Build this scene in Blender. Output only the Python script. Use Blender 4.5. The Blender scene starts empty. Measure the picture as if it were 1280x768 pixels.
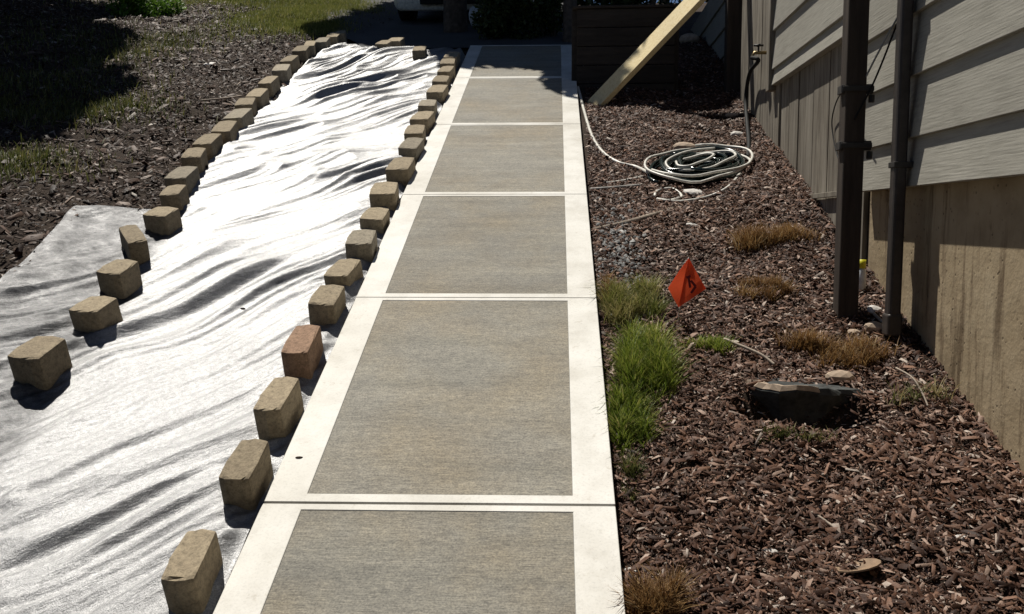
import bpy, math, random
import numpy as np
from mathutils import Vector, Matrix

# ------------------------------------------------------------------ scene, camera, light
sc = bpy.context.scene
COL = sc.collection
F = 1100.0                      # focal length in photo pixels (photo is 1280 wide)
CZ = 1.654                      # eye height above the walk
PITCH = math.atan(106 / F)
YAW = math.atan(74 / F * math.cos(PITCH))
cam_d = bpy.data.cameras.new('camera'); cam = bpy.data.objects.new('camera', cam_d); COL.objects.link(cam)
cam_d.sensor_width = 36; cam_d.lens = 36 * F / 1280; cam_d.clip_end = 500; cam_d.clip_start = 0.05
cam.location = (0, 0, CZ); cam.rotation_euler = (math.pi / 2 - PITCH, 0, YAW)
sc.camera = cam

SUN = Vector((-0.275, 0.36, 1.0)).normalized()
w = bpy.data.worlds.new('World'); sc.world = w; w.use_nodes = True
nt = w.node_tree; sky = nt.nodes.new('ShaderNodeTexSky'); sky.sky_type = 'NISHITA'; sky.sun_disc = False
sky.sun_elevation = math.asin(SUN.z); sky.sun_rotation = math.atan2(SUN.x, SUN.y)
sky.air_density = 0.6; sky.dust_density = 0.2; sky.altitude = 400
bg = nt.nodes['Background']; nt.links.new(sky.outputs[0], bg.inputs[0]); bg.inputs[1].default_value = 0.05
sl = bpy.data.lights.new('sun', 'SUN'); so = bpy.data.objects.new('sun', sl); COL.objects.link(so)
sl.energy = 5.0; sl.angle = math.radians(0.53); sl.color = (1.0, 0.95, 0.86)
so.rotation_euler = SUN.to_track_quat('Z', 'Y').to_euler()
sc.view_settings.view_transform = 'Standard'; sc.view_settings.look = 'None'
sc.view_settings.exposure = 0.16; sc.view_settings.gamma = 1
rng = np.random.default_rng(7); random.seed(7)

# ------------------------------------------------------------------ noise and terrain
_lat = np.random.default_rng(3).random((256, 256))
def vn(x, y):
    xi = np.floor(x).astype(int); yi = np.floor(y).astype(int)
    fx = x - xi; fy = y - yi
    fx = fx * fx * fx * (fx * (fx * 6 - 15) + 10); fy = fy * fy * fy * (fy * (fy * 6 - 15) + 10)
    a = _lat[xi % 256, yi % 256]; b = _lat[(xi + 1) % 256, yi % 256]
    c = _lat[xi % 256, (yi + 1) % 256]; d = _lat[(xi + 1) % 256, (yi + 1) % 256]
    return (a + (b - a) * fx) * (1 - fy) + (c + (d - c) * fx) * fy
def sst(a, b, x):
    t = np.clip((x - a) / (b - a), 0, 1); return t * t * (3 - 2 * t)
SL = 0.388
def P(Y):
    Y = np.asarray(Y, float)
    return SL * np.clip(Y, -2, 9) + 0.30 * np.clip(Y - 9, 0, 6) + 0.10 * np.clip(Y - 15, 0, 60) + 0.1 * np.clip(Y + 2, -20, 0)
def XL(Y): return np.interp(Y, [0, 2.3, 2.8, 3.5, 4.4, 5.3, 6.5, 8.5, 9.3], [-1.62, -1.70, -1.77, -1.87, -2.03, -2.19, -2.28, -2.38, -2.34])
def WL(Y): return -0.828 - 0.0225 * (np.asarray(Y, float) - 1.9)
def WR(Y): return 0.130 - 0.0185 * (np.asarray(Y, float) - 1.95)
PIT = (0.755, 2.83)
def G(X, Y):
    X = np.asarray(X, float); Y = np.asarray(Y, float)
    z = P(Y) - 0.055
    d = XL(Y) - X
    z = z + 0.24 * np.clip(d, 0, 0.45) + 0.07 * np.clip(d - 0.45, 0, 5)
    near = sst(25, 12, Y)
    left = sst(0.1, 0.7, d); right = sst(0.12, 0.4, X)
    bump = (vn(X * 1.7 + 9, Y * 1.7 + 3) - 0.5) * 0.07 + (vn(X * 6 + 2, Y * 6 + 7) - 0.5) * 0.03
    z = z + bump * near * (left + right * sst(1.4, 0.9, X) + 0.1)
    z = z + 0.05 * sst(0.9, 1.3, X) * sst(9, 6, Y)
    e = ((X - PIT[0]) / 0.225) ** 2 + ((Y - PIT[1]) / 0.105) ** 2
    z = z - 0.125 * sst(1.3, 0.45, e)
    return z
def _basis():
    R = Matrix.Rotation(YAW, 3, 'Z')
    return (R @ Vector((0, math.cos(PITCH), -math.sin(PITCH))), R @ Vector((0, math.sin(PITCH), math.cos(PITCH))), R @ Vector((1, 0, 0)))
FW, UP, RT = _basis()
def ray(px, py): return FW + RT * ((px - 640) / F) - UP * ((py - 384) / F)
def on_plane(px, py, h=0.0):                 # point on the walk's slope raised by h
    d = ray(px, py); t = (CZ - h) / (SL * d.y - d.z)
    return Vector((0, 0, CZ)) + d * t
def on_ground(px, py, h=0.0):
    d = ray(px, py); ts = np.linspace(1.2, 16, 500)
    g = (CZ + ts * d.z) - (G(ts * d.x, ts * d.y) + h)
    i = int(np.argmax(g < 0)) if (g < 0).any() else len(ts) - 1
    i = max(i, 1); t0, t1 = ts[i - 1], ts[i]
    t = t0 + (t1 - t0) * (g[i - 1] / (g[i - 1] - g[i] + 1e-9))
    return Vector((0, 0, CZ)) + d * float(t)
def at_depth(px, py, Y):
    d = ray(px, py); return Vector((0, 0, CZ)) + d * (Y / d.y)
def at_x(px, py, X):
    d = ray(px, py); return Vector((0, 0, CZ)) + d * (X / d.x)
def gz(x, y): return float(G(x, y))

# ------------------------------------------------------------------ materials
def mat(name, base, rough=0.85, spec=0.4):
    m = bpy.data.materials.new(name); m.use_nodes = True
    b = m.node_tree.nodes['Principled BSDF']
    b.inputs['Base Color'].default_value = (*base, 1); b.inputs['Roughness'].default_value = rough
    b.inputs['Specular IOR Level'].default_value = spec
    return m, m.node_tree, b
def node(t, typ, **kw):
    n = t.nodes.new(typ)
    for k, v in kw.items():
        if k in n.inputs: n.inputs[k].default_value = v
        else: setattr(n, k, v)
    return n
def coords(t, scale=(1, 1, 1), rot=(0, 0, 0), kind='Object'):
    c = node(t, 'ShaderNodeTexCoord'); m = node(t, 'ShaderNodeMapping')
    m.inputs['Scale'].default_value = scale; m.inputs['Rotation'].default_value = rot
    t.links.new(c.outputs[kind], m.inputs[0]); return m.outputs[0]
def turned(t, scale, ang):
    c = node(t, 'ShaderNodeTexCoord'); a = node(t, 'ShaderNodeMapping'); a.inputs['Rotation'].default_value = (0, 0, ang)
    m = node(t, 'ShaderNodeMapping'); m.inputs['Scale'].default_value = scale
    t.links.new(c.outputs['Object'], a.inputs[0]); t.links.new(a.outputs[0], m.inputs[0]); return m.outputs[0]
def noise(t, vec, scale, detail=4, rough=0.6):
    n = node(t, 'ShaderNodeTexNoise', Scale=scale, Detail=detail, Roughness=rough); t.links.new(vec, n.inputs['Vector']); return n.outputs['Fac']
def ramp(t, fac, stops):
    r = node(t, 'ShaderNodeValToRGB'); e = r.color_ramp.elements
    while len(e) < len(stops): e.new(0.5)
    for k, (p, c) in enumerate(stops): e[k].position = p; e[k].color = (*c, 1)
    t.links.new(fac, r.inputs[0]); return r.outputs[0]
def mix(t, fac, a, b, mode='MIX'):
    n = node(t, 'ShaderNodeMix', data_type='RGBA', blend_type=mode)
    if isinstance(fac, float): n.inputs[0].default_value = fac
    else: t.links.new(fac, n.inputs[0])
    for s, v in ((6, a), (7, b)):
        if isinstance(v, tuple): n.inputs[s].default_value = (*v, 1)
        else: t.links.new(v, n.inputs[s])
    return n.outputs[2]
def bump(t, b, h, strength=0.3, dist=0.01, prev=None):
    n = node(t, 'ShaderNodeBump', Strength=strength, Distance=dist); t.links.new(h, n.inputs['Height'])
    if prev is not None: t.links.new(prev, n.inputs['Normal'])
    t.links.new(n.outputs[0], b.inputs['Normal']); return n.outputs[0]
def objrand(t):
    return node(t, 'ShaderNodeObjectInfo').outputs['Random']

M = {}
# broom finished concrete
m, t, b = mat('broom_concrete', (0.2, 0.18, 0.15), 0.8, 0.35); M['broom'] = m
v = coords(t); vs = coords(t, (1.0, 9, 9)); vf = coords(t, (22, 230, 230))
n1 = noise(t, vs, 1.6, 5, 0.7); n2 = noise(t, v, 2.2, 5); n3 = noise(t, v, 170, 3, 0.7); n4 = noise(t, vf, 1.0, 3, 0.6)
c = ramp(t, n1, [(0.28, (0.192, 0.185, 0.160)), (0.5, (0.232, 0.221, 0.190)), (0.74, (0.280, 0.266, 0.228))])
c = mix(t, ramp(t, n2, [(0.42, (0, 0, 0)), (0.72, (1, 1, 1))]), c, mix(t, 1.0, c, (0.95, 0.86, 0.74), 'MULTIPLY'))
n8 = noise(t, coords(t, (40, 90, 90)), 1.0, 3, 0.7); n9 = noise(t, v, 4.5, 6, 0.7)
c = mix(t, 1.0, c, ramp(t, n3, [(0.3, (0.62, 0.62, 0.63)), (0.5, (1, 1, 1)), (0.72, (1.42, 1.40, 1.35))]), 'MULTIPLY')
c = mix(t, 0.6, c, ramp(t, n8, [(0.3, (0.62, 0.62, 0.63)), (0.5, (1, 1, 1)), (0.7, (1.35, 1.33, 1.28))]), 'MULTIPLY')
c = mix(t, 0.7, c, ramp(t, n9, [(0.3, (0.8, 0.8, 0.82)), (0.5, (1, 1, 1)), (0.7, (1.16, 1.13, 1.06))]), 'MULTIPLY')
c = mix(t, 0.35, c, ramp(t, n4, [(0.3, (0.72, 0.72, 0.73)), (0.7, (1.22, 1.2, 1.18))]), 'MULTIPLY')
hv = node(t, 'ShaderNodeHueSaturation'); t.links.new(c, hv.inputs['Color'])
mr = node(t, 'ShaderNodeMapRange'); mr.inputs[3].default_value = 0.93; mr.inputs[4].default_value = 1.07
t.links.new(objrand(t), mr.inputs[0]); t.links.new(mr.outputs[0], hv.inputs['Value']); t.links.new(hv.outputs[0], b.inputs['Base Color'])
pv = bump(t, b, n4, 0.5, 0.004); bump(t, b, n3, 0.35, 0.003, pv)
# smooth trowelled border concrete
m, t, b = mat('trowelled_concrete', (0.6, 0.58, 0.53), 0.6, 0.4); M['trowel'] = m
v = coords(t); n1 = noise(t, v, 6, 6, 0.65); n2 = noise(t, v, 140, 2); n3 = noise(t, coords(t, (1, 1, 1)), 1.4, 3)
c = ramp(t, n1, [(0.3, (0.54, 0.52, 0.47)), (0.55, (0.68, 0.665, 0.62)), (0.75, (0.74, 0.725, 0.68))])
c = mix(t, 0.6, c, ramp(t, n2, [(0.25, (0.76, 0.76, 0.76)), (0.5, (1, 1, 1))]), 'MULTIPLY')
c = mix(t, 0.7, c, ramp(t, n3, [(0.3, (0.76, 0.745, 0.70)), (0.6, (1, 1, 1))]), 'MULTIPLY')
ns = noise(t, coords(t, (1, 1, 1)), 22, 6, 0.75)
c = mix(t, 0.55, c, ramp(t, ns, [(0.30, (0.62, 0.57, 0.50)), (0.40, (1, 1, 1))]), 'MULTIPLY')
t.links.new(c, b.inputs['Base Color']); bump(t, b, n2, 0.12, 0.003)
# landscape fabric
m, t, b = mat('silver_fabric', (0.26, 0.262, 0.266), 0.47, 0.5); M['fabric'] = m
v = coords(t); n1 = noise(t, v, 260, 3, 0.8); n2 = noise(t, v, 60, 4, 0.7); n3 = noise(t, v, 2.5, 5)
c = ramp(t, n2, [(0.3, (0.27, 0.272, 0.276)), (0.6, (0.39, 0.392, 0.396))])
c = mix(t, 0.8, c, ramp(t, n1, [(0.34, (0.52, 0.52, 0.53)), (0.60, (1.08, 1.08, 1.08))]), 'MULTIPLY')
c = mix(t, 0.6, c, ramp(t, n3, [(0.35, (0.80, 0.80, 0.80)), (0.6, (1, 1, 1))]), 'MULTIPLY')
b.inputs['Metallic'].default_value = 0.88
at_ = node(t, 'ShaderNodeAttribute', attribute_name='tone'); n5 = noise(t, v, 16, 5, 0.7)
flap_grey = mix(t, 1.0, c, ramp(t, n5, [(0.3, (0.22, 0.22, 0.225)), (0.55, (0.46, 0.46, 0.465)), (0.75, (0.8, 0.8, 0.8))]), 'MULTIPLY')  # darker mottled grey, mixed in on the left flap where tone is low
c = mix(t, at_.outputs['Fac'], flap_grey, c)
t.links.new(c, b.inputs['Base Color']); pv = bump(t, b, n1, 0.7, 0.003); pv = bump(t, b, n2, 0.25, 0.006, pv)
n6 = noise(t, turned(t, (5, 34, 5), math.radians(-44)), 1.0, 5, 0.62); pv = bump(t, b, n6, 0.55, 0.010, pv)
n7 = noise(t, turned(t, (9, 80, 9), math.radians(-36)), 1.0, 3, 0.6); bump(t, b, n7, 0.4, 0.004, pv)
# cast concrete paver blocks
def block_mat(name, tint):
    m, t, b = mat(name, tint, 0.9, 0.25); v = coords(t)
    n1 = noise(t, v, 55, 5, 0.75); n2 = noise(t, v, 9, 3); n3 = noise(t, v, 190, 2, 0.6)
    k = lambda s: tuple(s * q for q in tint)
    c = ramp(t, n1, [(0.28, k(0.55)), (0.5, k(1.0)), (0.75, k(1.32))])
    c = mix(t, 0.7, c, ramp(t, n2, [(0.3, (0.76, 0.73, 0.70)), (0.65, (1.06, 1.05, 1.0))]), 'MULTIPLY')
    c = mix(t, 0.6, c, ramp(t, n3, [(0.3, (0.65, 0.65, 0.65)), (0.6, (1.15, 1.15, 1.15))]), 'MULTIPLY')
    hv = node(t, 'ShaderNodeHueSaturation'); t.links.new(c, hv.inputs['Color'])
    mr = node(t, 'ShaderNodeMapRange'); mr.inputs[3].default_value = 0.76; mr.inputs[4].default_value = 1.16
    t.links.new(objrand(t), mr.inputs[0]); t.links.new(mr.outputs[0], hv.inputs['Value'])
    t.links.new(hv.outputs[0], b.inputs['Base Color']); bump(t, b, n1, 0.5, 0.006); M[name] = m
block_mat('tan_block', (0.315, 0.262, 0.185))
block_mat('red_block', (0.32, 0.21, 0.145))
block_mat('grey_block', (0.325, 0.288, 0.225))
# mulch chips (tone attribute) and soil
def chip_mat(name, stops, rough=0.6, spec=0.2):
    m, t, b = mat(name, (0.05, 0.03, 0.02), rough, spec)
    a = node(t, 'ShaderNodeAttribute', attribute_name='tone')
    c = ramp(t, a.outputs['Fac'], stops)
    n1 = noise(t, coords(t, (1, 1, 1)), 130, 3, 0.7)
    c = mix(t, 0.7, c, ramp(t, n1, [(0.3, (0.6, 0.6, 0.6)), (0.65, (1.2, 1.2, 1.2))]), 'MULTIPLY')
    t.links.new(c, b.inputs['Base Color']); bump(t, b, n1, 0.4, 0.004); M[name] = m
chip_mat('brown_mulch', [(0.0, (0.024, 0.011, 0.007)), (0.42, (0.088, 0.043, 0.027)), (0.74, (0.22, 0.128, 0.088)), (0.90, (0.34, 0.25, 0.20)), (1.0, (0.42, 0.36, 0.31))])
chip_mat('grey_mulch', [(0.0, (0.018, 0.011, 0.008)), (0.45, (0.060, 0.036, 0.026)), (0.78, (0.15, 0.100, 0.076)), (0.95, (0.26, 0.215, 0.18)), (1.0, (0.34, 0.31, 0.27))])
chip_mat('blade_green', [(0.0, (0.06, 0.10, 0.014)), (0.45, (0.18, 0.24, 0.032)), (0.78, (0.34, 0.37, 0.07)), (1.0, (0.42, 0.37, 0.14))], 0.5, 0.35)
chip_mat('blade_brown', [(0.0, (0.12, 0.06, 0.022)), (0.5, (0.28, 0.16, 0.06)), (0.8, (0.42, 0.28, 0.12)), (1.0, (0.55, 0.43, 0.25))], 0.6, 0.3)
chip_mat('blade_olive', [(0.0, (0.05, 0.065, 0.018)), (0.5, (0.105, 0.12, 0.034)), (0.8, (0.19, 0.18, 0.06)), (1.0, (0.34, 0.28, 0.13))], 0.6, 0.3)
chip_mat('blade_lawn', [(0.0, (0.08, 0.10, 0.02)), (0.5, (0.17, 0.19, 0.045)), (0.8, (0.26, 0.25, 0.08)), (1.0, (0.42, 0.36, 0.16))], 0.6, 0.3)
chip_mat('leaf', [(0.0, (0.018, 0.034, 0.010)), (0.5, (0.04, 0.065, 0.018)), (0.85, (0.085, 0.11, 0.03)), (1.0, (0.14, 0.16, 0.06))], 0.5, 0.35)
chip_mat('bright_leaf', [(0.0, (0.05, 0.11, 0.012)), (0.5, (0.09, 0.19, 0.02)), (1.0, (0.17, 0.28, 0.04))], 0.5, 0.35)
chip_mat('rubble', [(0.0, (0.04, 0.04, 0.04)), (0.5, (0.10, 0.10, 0.10)), (0.85, (0.2, 0.2, 0.195)), (1.0, (0.45, 0.44, 0.42))], 0.7, 0.4)
for nm in ('blade_green', 'blade_brown', 'blade_olive', 'blade_lawn', 'leaf', 'bright_leaf'):
    tt = M[nm].node_tree; bb = tt.nodes['Principled BSDF']
    tr = node(tt, 'ShaderNodeBsdfTranslucent'); ms = node(tt, 'ShaderNodeMixShader'); ms.inputs[0].default_value = 0.3
    src = bb.inputs['Base Color'].links[0].from_socket; tt.links.new(src, tr.inputs[0])
    out = tt.nodes['Material Output']; tt.links.new(bb.outputs[0], ms.inputs[1]); tt.links.new(tr.outputs[0], ms.inputs[2]); tt.links.new(ms.outputs[0], out.inputs[0])
m, t, b = mat('soil', (0.05, 0.035, 0.025), 0.95, 0.2); M['soil'] = m
v = coords(t); n1 = noise(t, v, 3, 6); n2 = noise(t, v, 60, 5, 0.8)
c = ramp(t, n1, [(0.3, (0.03, 0.02, 0.015)), (0.7, (0.065, 0.047, 0.034))])
c = mix(t, 0.8, c, ramp(t, n2, [(0.3, (0.5, 0.5, 0.5)), (0.7, (1.4, 1.4, 1.4))]), 'MULTIPLY')
t.links.new(c, b.inputs['Base Color']); bump(t, b, n2, 0.8, 0.02)
m, t, b = mat('asphalt', (0.05, 0.05, 0.052), 0.85, 0.3); M['asphalt'] = m
v = coords(t); n2 = noise(t, v, 120, 3, 0.7); n1 = noise(t, v, 1.5, 4)
c = mix(t, 0.7, ramp(t, n1, [(0.3, (0.04, 0.04, 0.042)), (0.7, (0.065, 0.065, 0.066))]), ramp(t, n2, [(0.3, (0.6, 0.6, 0.6)), (0.7, (1.5, 1.5, 1.5))]), 'MULTIPLY')
t.links.new(c, b.inputs['Base Color']); bump(t, b, n2, 0.5, 0.006)
# painted wood siding: wood grain relief along the board (object y)
def wood(name, tones, sc_=(14, 1.4, 14), rough=0.75, streak=0.5, bstr=0.45, wstr=0.05, random_value=0.12, spec=0.3):
    m, t, b = mat(name, tones[1], rough, spec)
    v = coords(t, sc_); wob = noise(t, coords(t, tuple(q * 0.25 for q in sc_)), 2.0, 3)
    n1 = noise(t, v, 3.0, 6, 0.65); n2 = noise(t, coords(t), 3.0, 5)
    wv = node(t, 'ShaderNodeTexWave', wave_type='BANDS', bands_direction='Z', Scale=1.0, Distortion=5.0, Detail=3.0)
    wv.inputs['Detail Scale'].default_value = 0.8; t.links.new(v, wv.inputs['Vector'])
    c = ramp(t, n1, [(0.25, tones[0]), (0.5, tones[1]), (0.78, tones[2])])
    c = mix(t, streak, c, ramp(t, n2, [(0.3, (0.72, 0.70, 0.68)), (0.65, (1.08, 1.07, 1.05))]), 'MULTIPLY')
    hv = node(t, 'ShaderNodeHueSaturation'); t.links.new(c, hv.inputs['Color'])
    mr = node(t, 'ShaderNodeMapRange'); mr.inputs[3].default_value = 1 - random_value; mr.inputs[4].default_value = 1 + random_value
    t.links.new(objrand(t), mr.inputs[0]); t.links.new(mr.outputs[0], hv.inputs['Value'])
    t.links.new(hv.outputs[0], b.inputs['Base Color'])
    pv = bump(t, b, wv.outputs['Fac'], wstr, 0.004); bump(t, b, n1, bstr, 0.004, pv); M[name] = m
wood('siding_paint', [(0.25, 0.24, 0.205), (0.335, 0.322, 0.28), (0.39, 0.375, 0.33)], (30, 2.2, 30), 0.6, 0.35, 0.4, random_value=0.05)
wood('weathered_plank', [(0.075, 0.06, 0.046), (0.215, 0.192, 0.155), (0.33, 0.305, 0.26)], (9, 9, 0.8), 0.85, 0.8, 0.5, random_value=0.14)
wood('dark_post', [(0.026, 0.020, 0.016), (0.052, 0.040, 0.032), (0.082, 0.065, 0.052)], (9, 9, 0.8), 0.8, 0.5, 0.4, random_value=0.05)
wood('fence_wood', [(0.022, 0.018, 0.015), (0.04, 0.033, 0.028), (0.06, 0.05, 0.043)], (1.2, 9, 9), 0.85, 0.6, 0.4, random_value=0.15)
wood('fresh_lumber', [(0.60, 0.46, 0.22), (0.76, 0.63, 0.36), (0.82, 0.72, 0.47)], (22, 22, 22), 0.7, 0.35, 0.3, random_value=0.0)
m, t, b = mat('foundation_plaster', (0.36, 0.29, 0.2), 0.9, 0.25); M['foundation'] = m
v = coords(t); n1 = noise(t, v, 4, 6, 0.65); n2 = noise(t, coords(t, (6, 6, 0.5)), 2.5, 5, 0.7); n3 = noise(t, v, 60, 3)
c = ramp(t, n1, [(0.3, (0.25, 0.19, 0.115)), (0.5, (0.37, 0.29, 0.185)), (0.72, (0.43, 0.35, 0.235))])
c = mix(t, 0.9, c, ramp(t, n2, [(0.34, (0.38, 0.34, 0.31)), (0.47, (1, 1, 1))]), 'MULTIPLY')
nq = noise(t, coords(t, (1, 2.6, 0.55)), 3.2, 6, 0.75)
c = mix(t, 0.8, c, ramp(t, nq, [(0.60, (1, 1, 1)), (0.66, (0.42, 0.38, 0.34))]), 'MULTIPLY')
t.links.new(c, b.inputs['Base Color']); vo = node(t, 'ShaderNodeTexVoronoi', Scale=38.0); t.links.new(v, vo.inputs['Vector'])
pit = ramp(t, vo.outputs['Distance'], [(0.10, (0.0, 0.0, 0.0)), (0.2, (1, 1, 1))]); msk = ramp(t, noise(t, v, 5, 3), [(0.48, (1, 1, 1)), (0.58, (0, 0, 0))])
pm = mix(t, 1.0, pit, msk, 'LIGHTEN')
c = mix(t, 0.6, c, pm, 'MULTIPLY'); t.links.new(c, b.inputs['Base Color'])
pv = bump(t, b, n1, 0.4, 0.02); pv = bump(t, b, pm, 0.4, 0.004, pv); bump(t, b, n3, 0.35, 0.004, pv)
def plain(name, base, rough=0.6, spec=0.4, metallic=0.0, ns=30, var=0.25, bs=0.15):
    m, t, b = mat(name, base, rough, spec); b.inputs['Metallic'].default_value = metallic
    n = noise(t, coords(t), ns, 4, 0.65)
    c = ramp(t, n, [(0.3, tuple(q * (1 - var) for q in base)), (0.7, tuple(min(1, q * (1 + var)) for q in base))])
    t.links.new(c, b.inputs['Base Color']); bump(t, b, n, bs, 0.003); M[name] = m
plain('dark_metal', (0.045, 0.037, 0.033), 0.5, 0.5)
plain('iron', (0.03, 0.027, 0.025), 0.55, 0.5)
plain('cable_black', (0.012, 0.012, 0.012), 0.7, 0.2)
plain('cable_grey', (0.30, 0.29, 0.27), 0.5, 0.5)
plain('hose_pale', (0.62, 0.60, 0.54), 0.4, 0.5)
plain('hose_green', (0.006, 0.014, 0.011), 0.2, 0.6)
plain('brass', (0.32, 0.24, 0.12), 0.4, 0.5, 0.8)
plain('flag_orange', (0.90, 0.085, 0.03), 0.5, 0.4, 0, 12, 0.1)
plain('flag_orange', (0.95, 0.15, 0.035), 0.45, 0.4, 0, 12, 0.1)
tt = M['flag_orange'].node_tree; bb = tt.nodes['Principled BSDF']; tr = node(tt, 'ShaderNodeBsdfTranslucent'); ms = node(tt, 'ShaderNodeMixShader'); ms.inputs[0].default_value = 0.5
tr.inputs[0].default_value = (1.0, 0.20, 0.04, 1); tt.links.new(bb.outputs[0], ms.inputs[1]); tt.links.new(tr.outputs[0], ms.inputs[2]); tt.links.new(ms.outputs[0], tt.nodes['Material Output'].inputs[0])
plain('ink', (0.16, 0.012, 0.01), 0.6, 0.3)
plain('pale_stone', (0.62, 0.59, 0.55), 0.7, 0.4, 0, 25, 0.3, 0.5)
plain('tan_stone', (0.40, 0.31, 0.23), 0.8, 0.3, 0, 25, 0.3, 0.5)
plain('slate_stone', (0.06, 0.063, 0.062), 0.85, 0.2, 0, 25, 0.5, 0.8)
plain('white_plastic', (0.72, 0.75, 0.78), 0.4, 0.5)
plain('yellow_plastic', (0.65, 0.60, 0.03), 0.4, 0.5)
plain('car_paint', (0.74, 0.76, 0.75), 0.35, 0.5, 0.0)
plain('car_glass', (0.02, 0.025, 0.03), 0.08, 0.6)
plain('rubber', (0.02, 0.02, 0.02), 0.8, 0.3)
plain('bark', (0.09, 0.07, 0.055), 0.9, 0.2, 0, 18, 0.5, 0.9)
plain('stick', (0.36, 0.30, 0.24), 0.8, 0.3, 0, 40, 0.35, 0.4)
plain('dry_leaf', (0.22, 0.15, 0.095), 0.7, 0.3, 0, 40, 0.3, 0.4)
plain('lamp_glass', (0.6, 0.62, 0.62), 0.1, 0.6)
plain('house_trim', (0.10, 0.09, 0.075), 0.7, 0.3)

# ------------------------------------------------------------------ mesh helpers
def link(name, me, m=None, parent=None, loc=None):
    o = bpy.data.objects.new(name, me); COL.objects.link(o)
    if m is not None and me is not None and not me.materials: me.materials.append(M[m])
    if parent is not None: o.parent = parent
    if loc is not None: o.location = loc
    return o
def tag(o, label=None, cat=None, group=None, kind=None):
    if label: o['label'] = label
    if cat: o['category'] = cat
    if group: o['group'] = group
    if kind: o['kind'] = kind
    return o
def empty(name, loc, label, cat, group=None, rz=0.0):
    o = bpy.data.objects.new(name, None); COL.objects.link(o); o.location = loc; o.rotation_euler = (0, 0, rz)
    o.empty_display_size = 0.1
    return tag(o, label, cat, group)
def mesh(name, verts, faces, smooth=False):
    me = bpy.data.meshes.new(name); me.from_pydata([tuple(v) for v in verts], [], faces); me.update()
    if smooth: me.shade_smooth()
    return me
class MB:
    def __init__(s): s.v = []; s.f = []
    def add(s, vs, fs):
        k = len(s.v); s.v += [Vector(q) for q in vs]; s.f += [tuple(i + k for i in f) for f in fs]
    def box(s, lo, hi):
        x0, y0, z0 = lo; x1, y1, z1 = hi
        s.add([(x0, y0, z0), (x1, y0, z0), (x1, y1, z0), (x0, y1, z0), (x0, y0, z1), (x1, y0, z1), (x1, y1, z1), (x0, y1, z1)],
              [(0, 3, 2, 1), (4, 5, 6, 7), (0, 1, 5, 4), (1, 2, 6, 5), (2, 3, 7, 6), (3, 0, 4, 7)])
    def prism(s, ring_a, ring_b):
        n = len(ring_a); s.add(list(ring_a) + list(ring_b), [tuple(range(n))[::-1], tuple(range(n, 2 * n))] + [(i, (i + 1) % n, n + (i + 1) % n, n + i) for i in range(n)])
    def tube(s, pts, r, n=8):
        pts = [Vector(p) for p in pts]; rs = r if isinstance(r, (list, tuple)) else [r] * len(pts)
        k = len(s.v); pr = None
        for i, p in enumerate(pts):
            d = (pts[min(i + 1, len(pts) - 1)] - pts[max(i - 1, 0)]).normalized()
            if pr is None:
                pr = d.orthogonal().normalized()
            else:
                pr = (pr - d * pr.dot(d)); pr = pr.normalized() if pr.length > 1e-6 else d.orthogonal().normalized()
            q = d.cross(pr)
            for j in range(n):
                a = 2 * math.pi * j / n; s.v.append(p + (pr * math.cos(a) + q * math.sin(a)) * rs[i])
        for i in range(len(pts) - 1):
            for j in range(n):
                s.f.append((k + i * n + j, k + i * n + (j + 1) % n, k + (i + 1) * n + (j + 1) % n, k + (i + 1) * n + j))
        s.f.append(tuple(k + j for j in range(n))[::-1]); e = k + (len(pts) - 1) * n; s.f.append(tuple(e + j for j in range(n)))
    def build(s, name, m, parent=None, smooth=False, bevel=0.0, seg=2, loc=None):
        o = link(name, mesh(name, s.v, s.f, smooth), m, parent, loc)
        if bevel:
            b = o.modifiers.new('bevel', 'BEVEL'); b.width = bevel; b.segments = seg; b.limit_method = 'ANGLE'
        return o
def smooth_path(pts, n=8):
    pts = [Vector(p) for p in pts]; out = []
    for i in range(len(pts) - 1):
        p0, p1, p2, p3 = pts[max(i - 1, 0)], pts[i], pts[i + 1], pts[min(i + 2, len(pts) - 1)]
        for k in range(n):
            t = k / n
            out.append(0.5 * ((2 * p1) + (p2 - p0) * t + (2 * p0 - 5 * p1 + 4 * p2 - p3) * t * t + (3 * p1 - p0 - 3 * p2 + p3) * t ** 3))
    return out + [pts[-1]]
def fast_mesh(name, verts, loops, totals, tone=None, smooth=False):
    me = bpy.data.meshes.new(name); me.vertices.add(len(verts)); me.vertices.foreach_set('co', np.ascontiguousarray(verts, np.float32).ravel())
    me.loops.add(len(loops)); me.loops.foreach_set('vertex_index', np.ascontiguousarray(loops, np.int32))
    me.polygons.add(len(totals)); st = np.concatenate([[0], np.cumsum(totals)[:-1]])
    me.polygons.foreach_set('loop_start', st.astype(np.int32)); me.polygons.foreach_set('loop_total', np.ascontiguousarray(totals, np.int32))
    if tone is not None:
        a = me.attributes.new('tone', 'FLOAT', 'POINT'); a.data.foreach_set('value', np.ascontiguousarray(tone, np.float32))
    me.update(calc_edges=True); me.validate()
    if smooth: me.shade_smooth()
    return me
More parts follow.
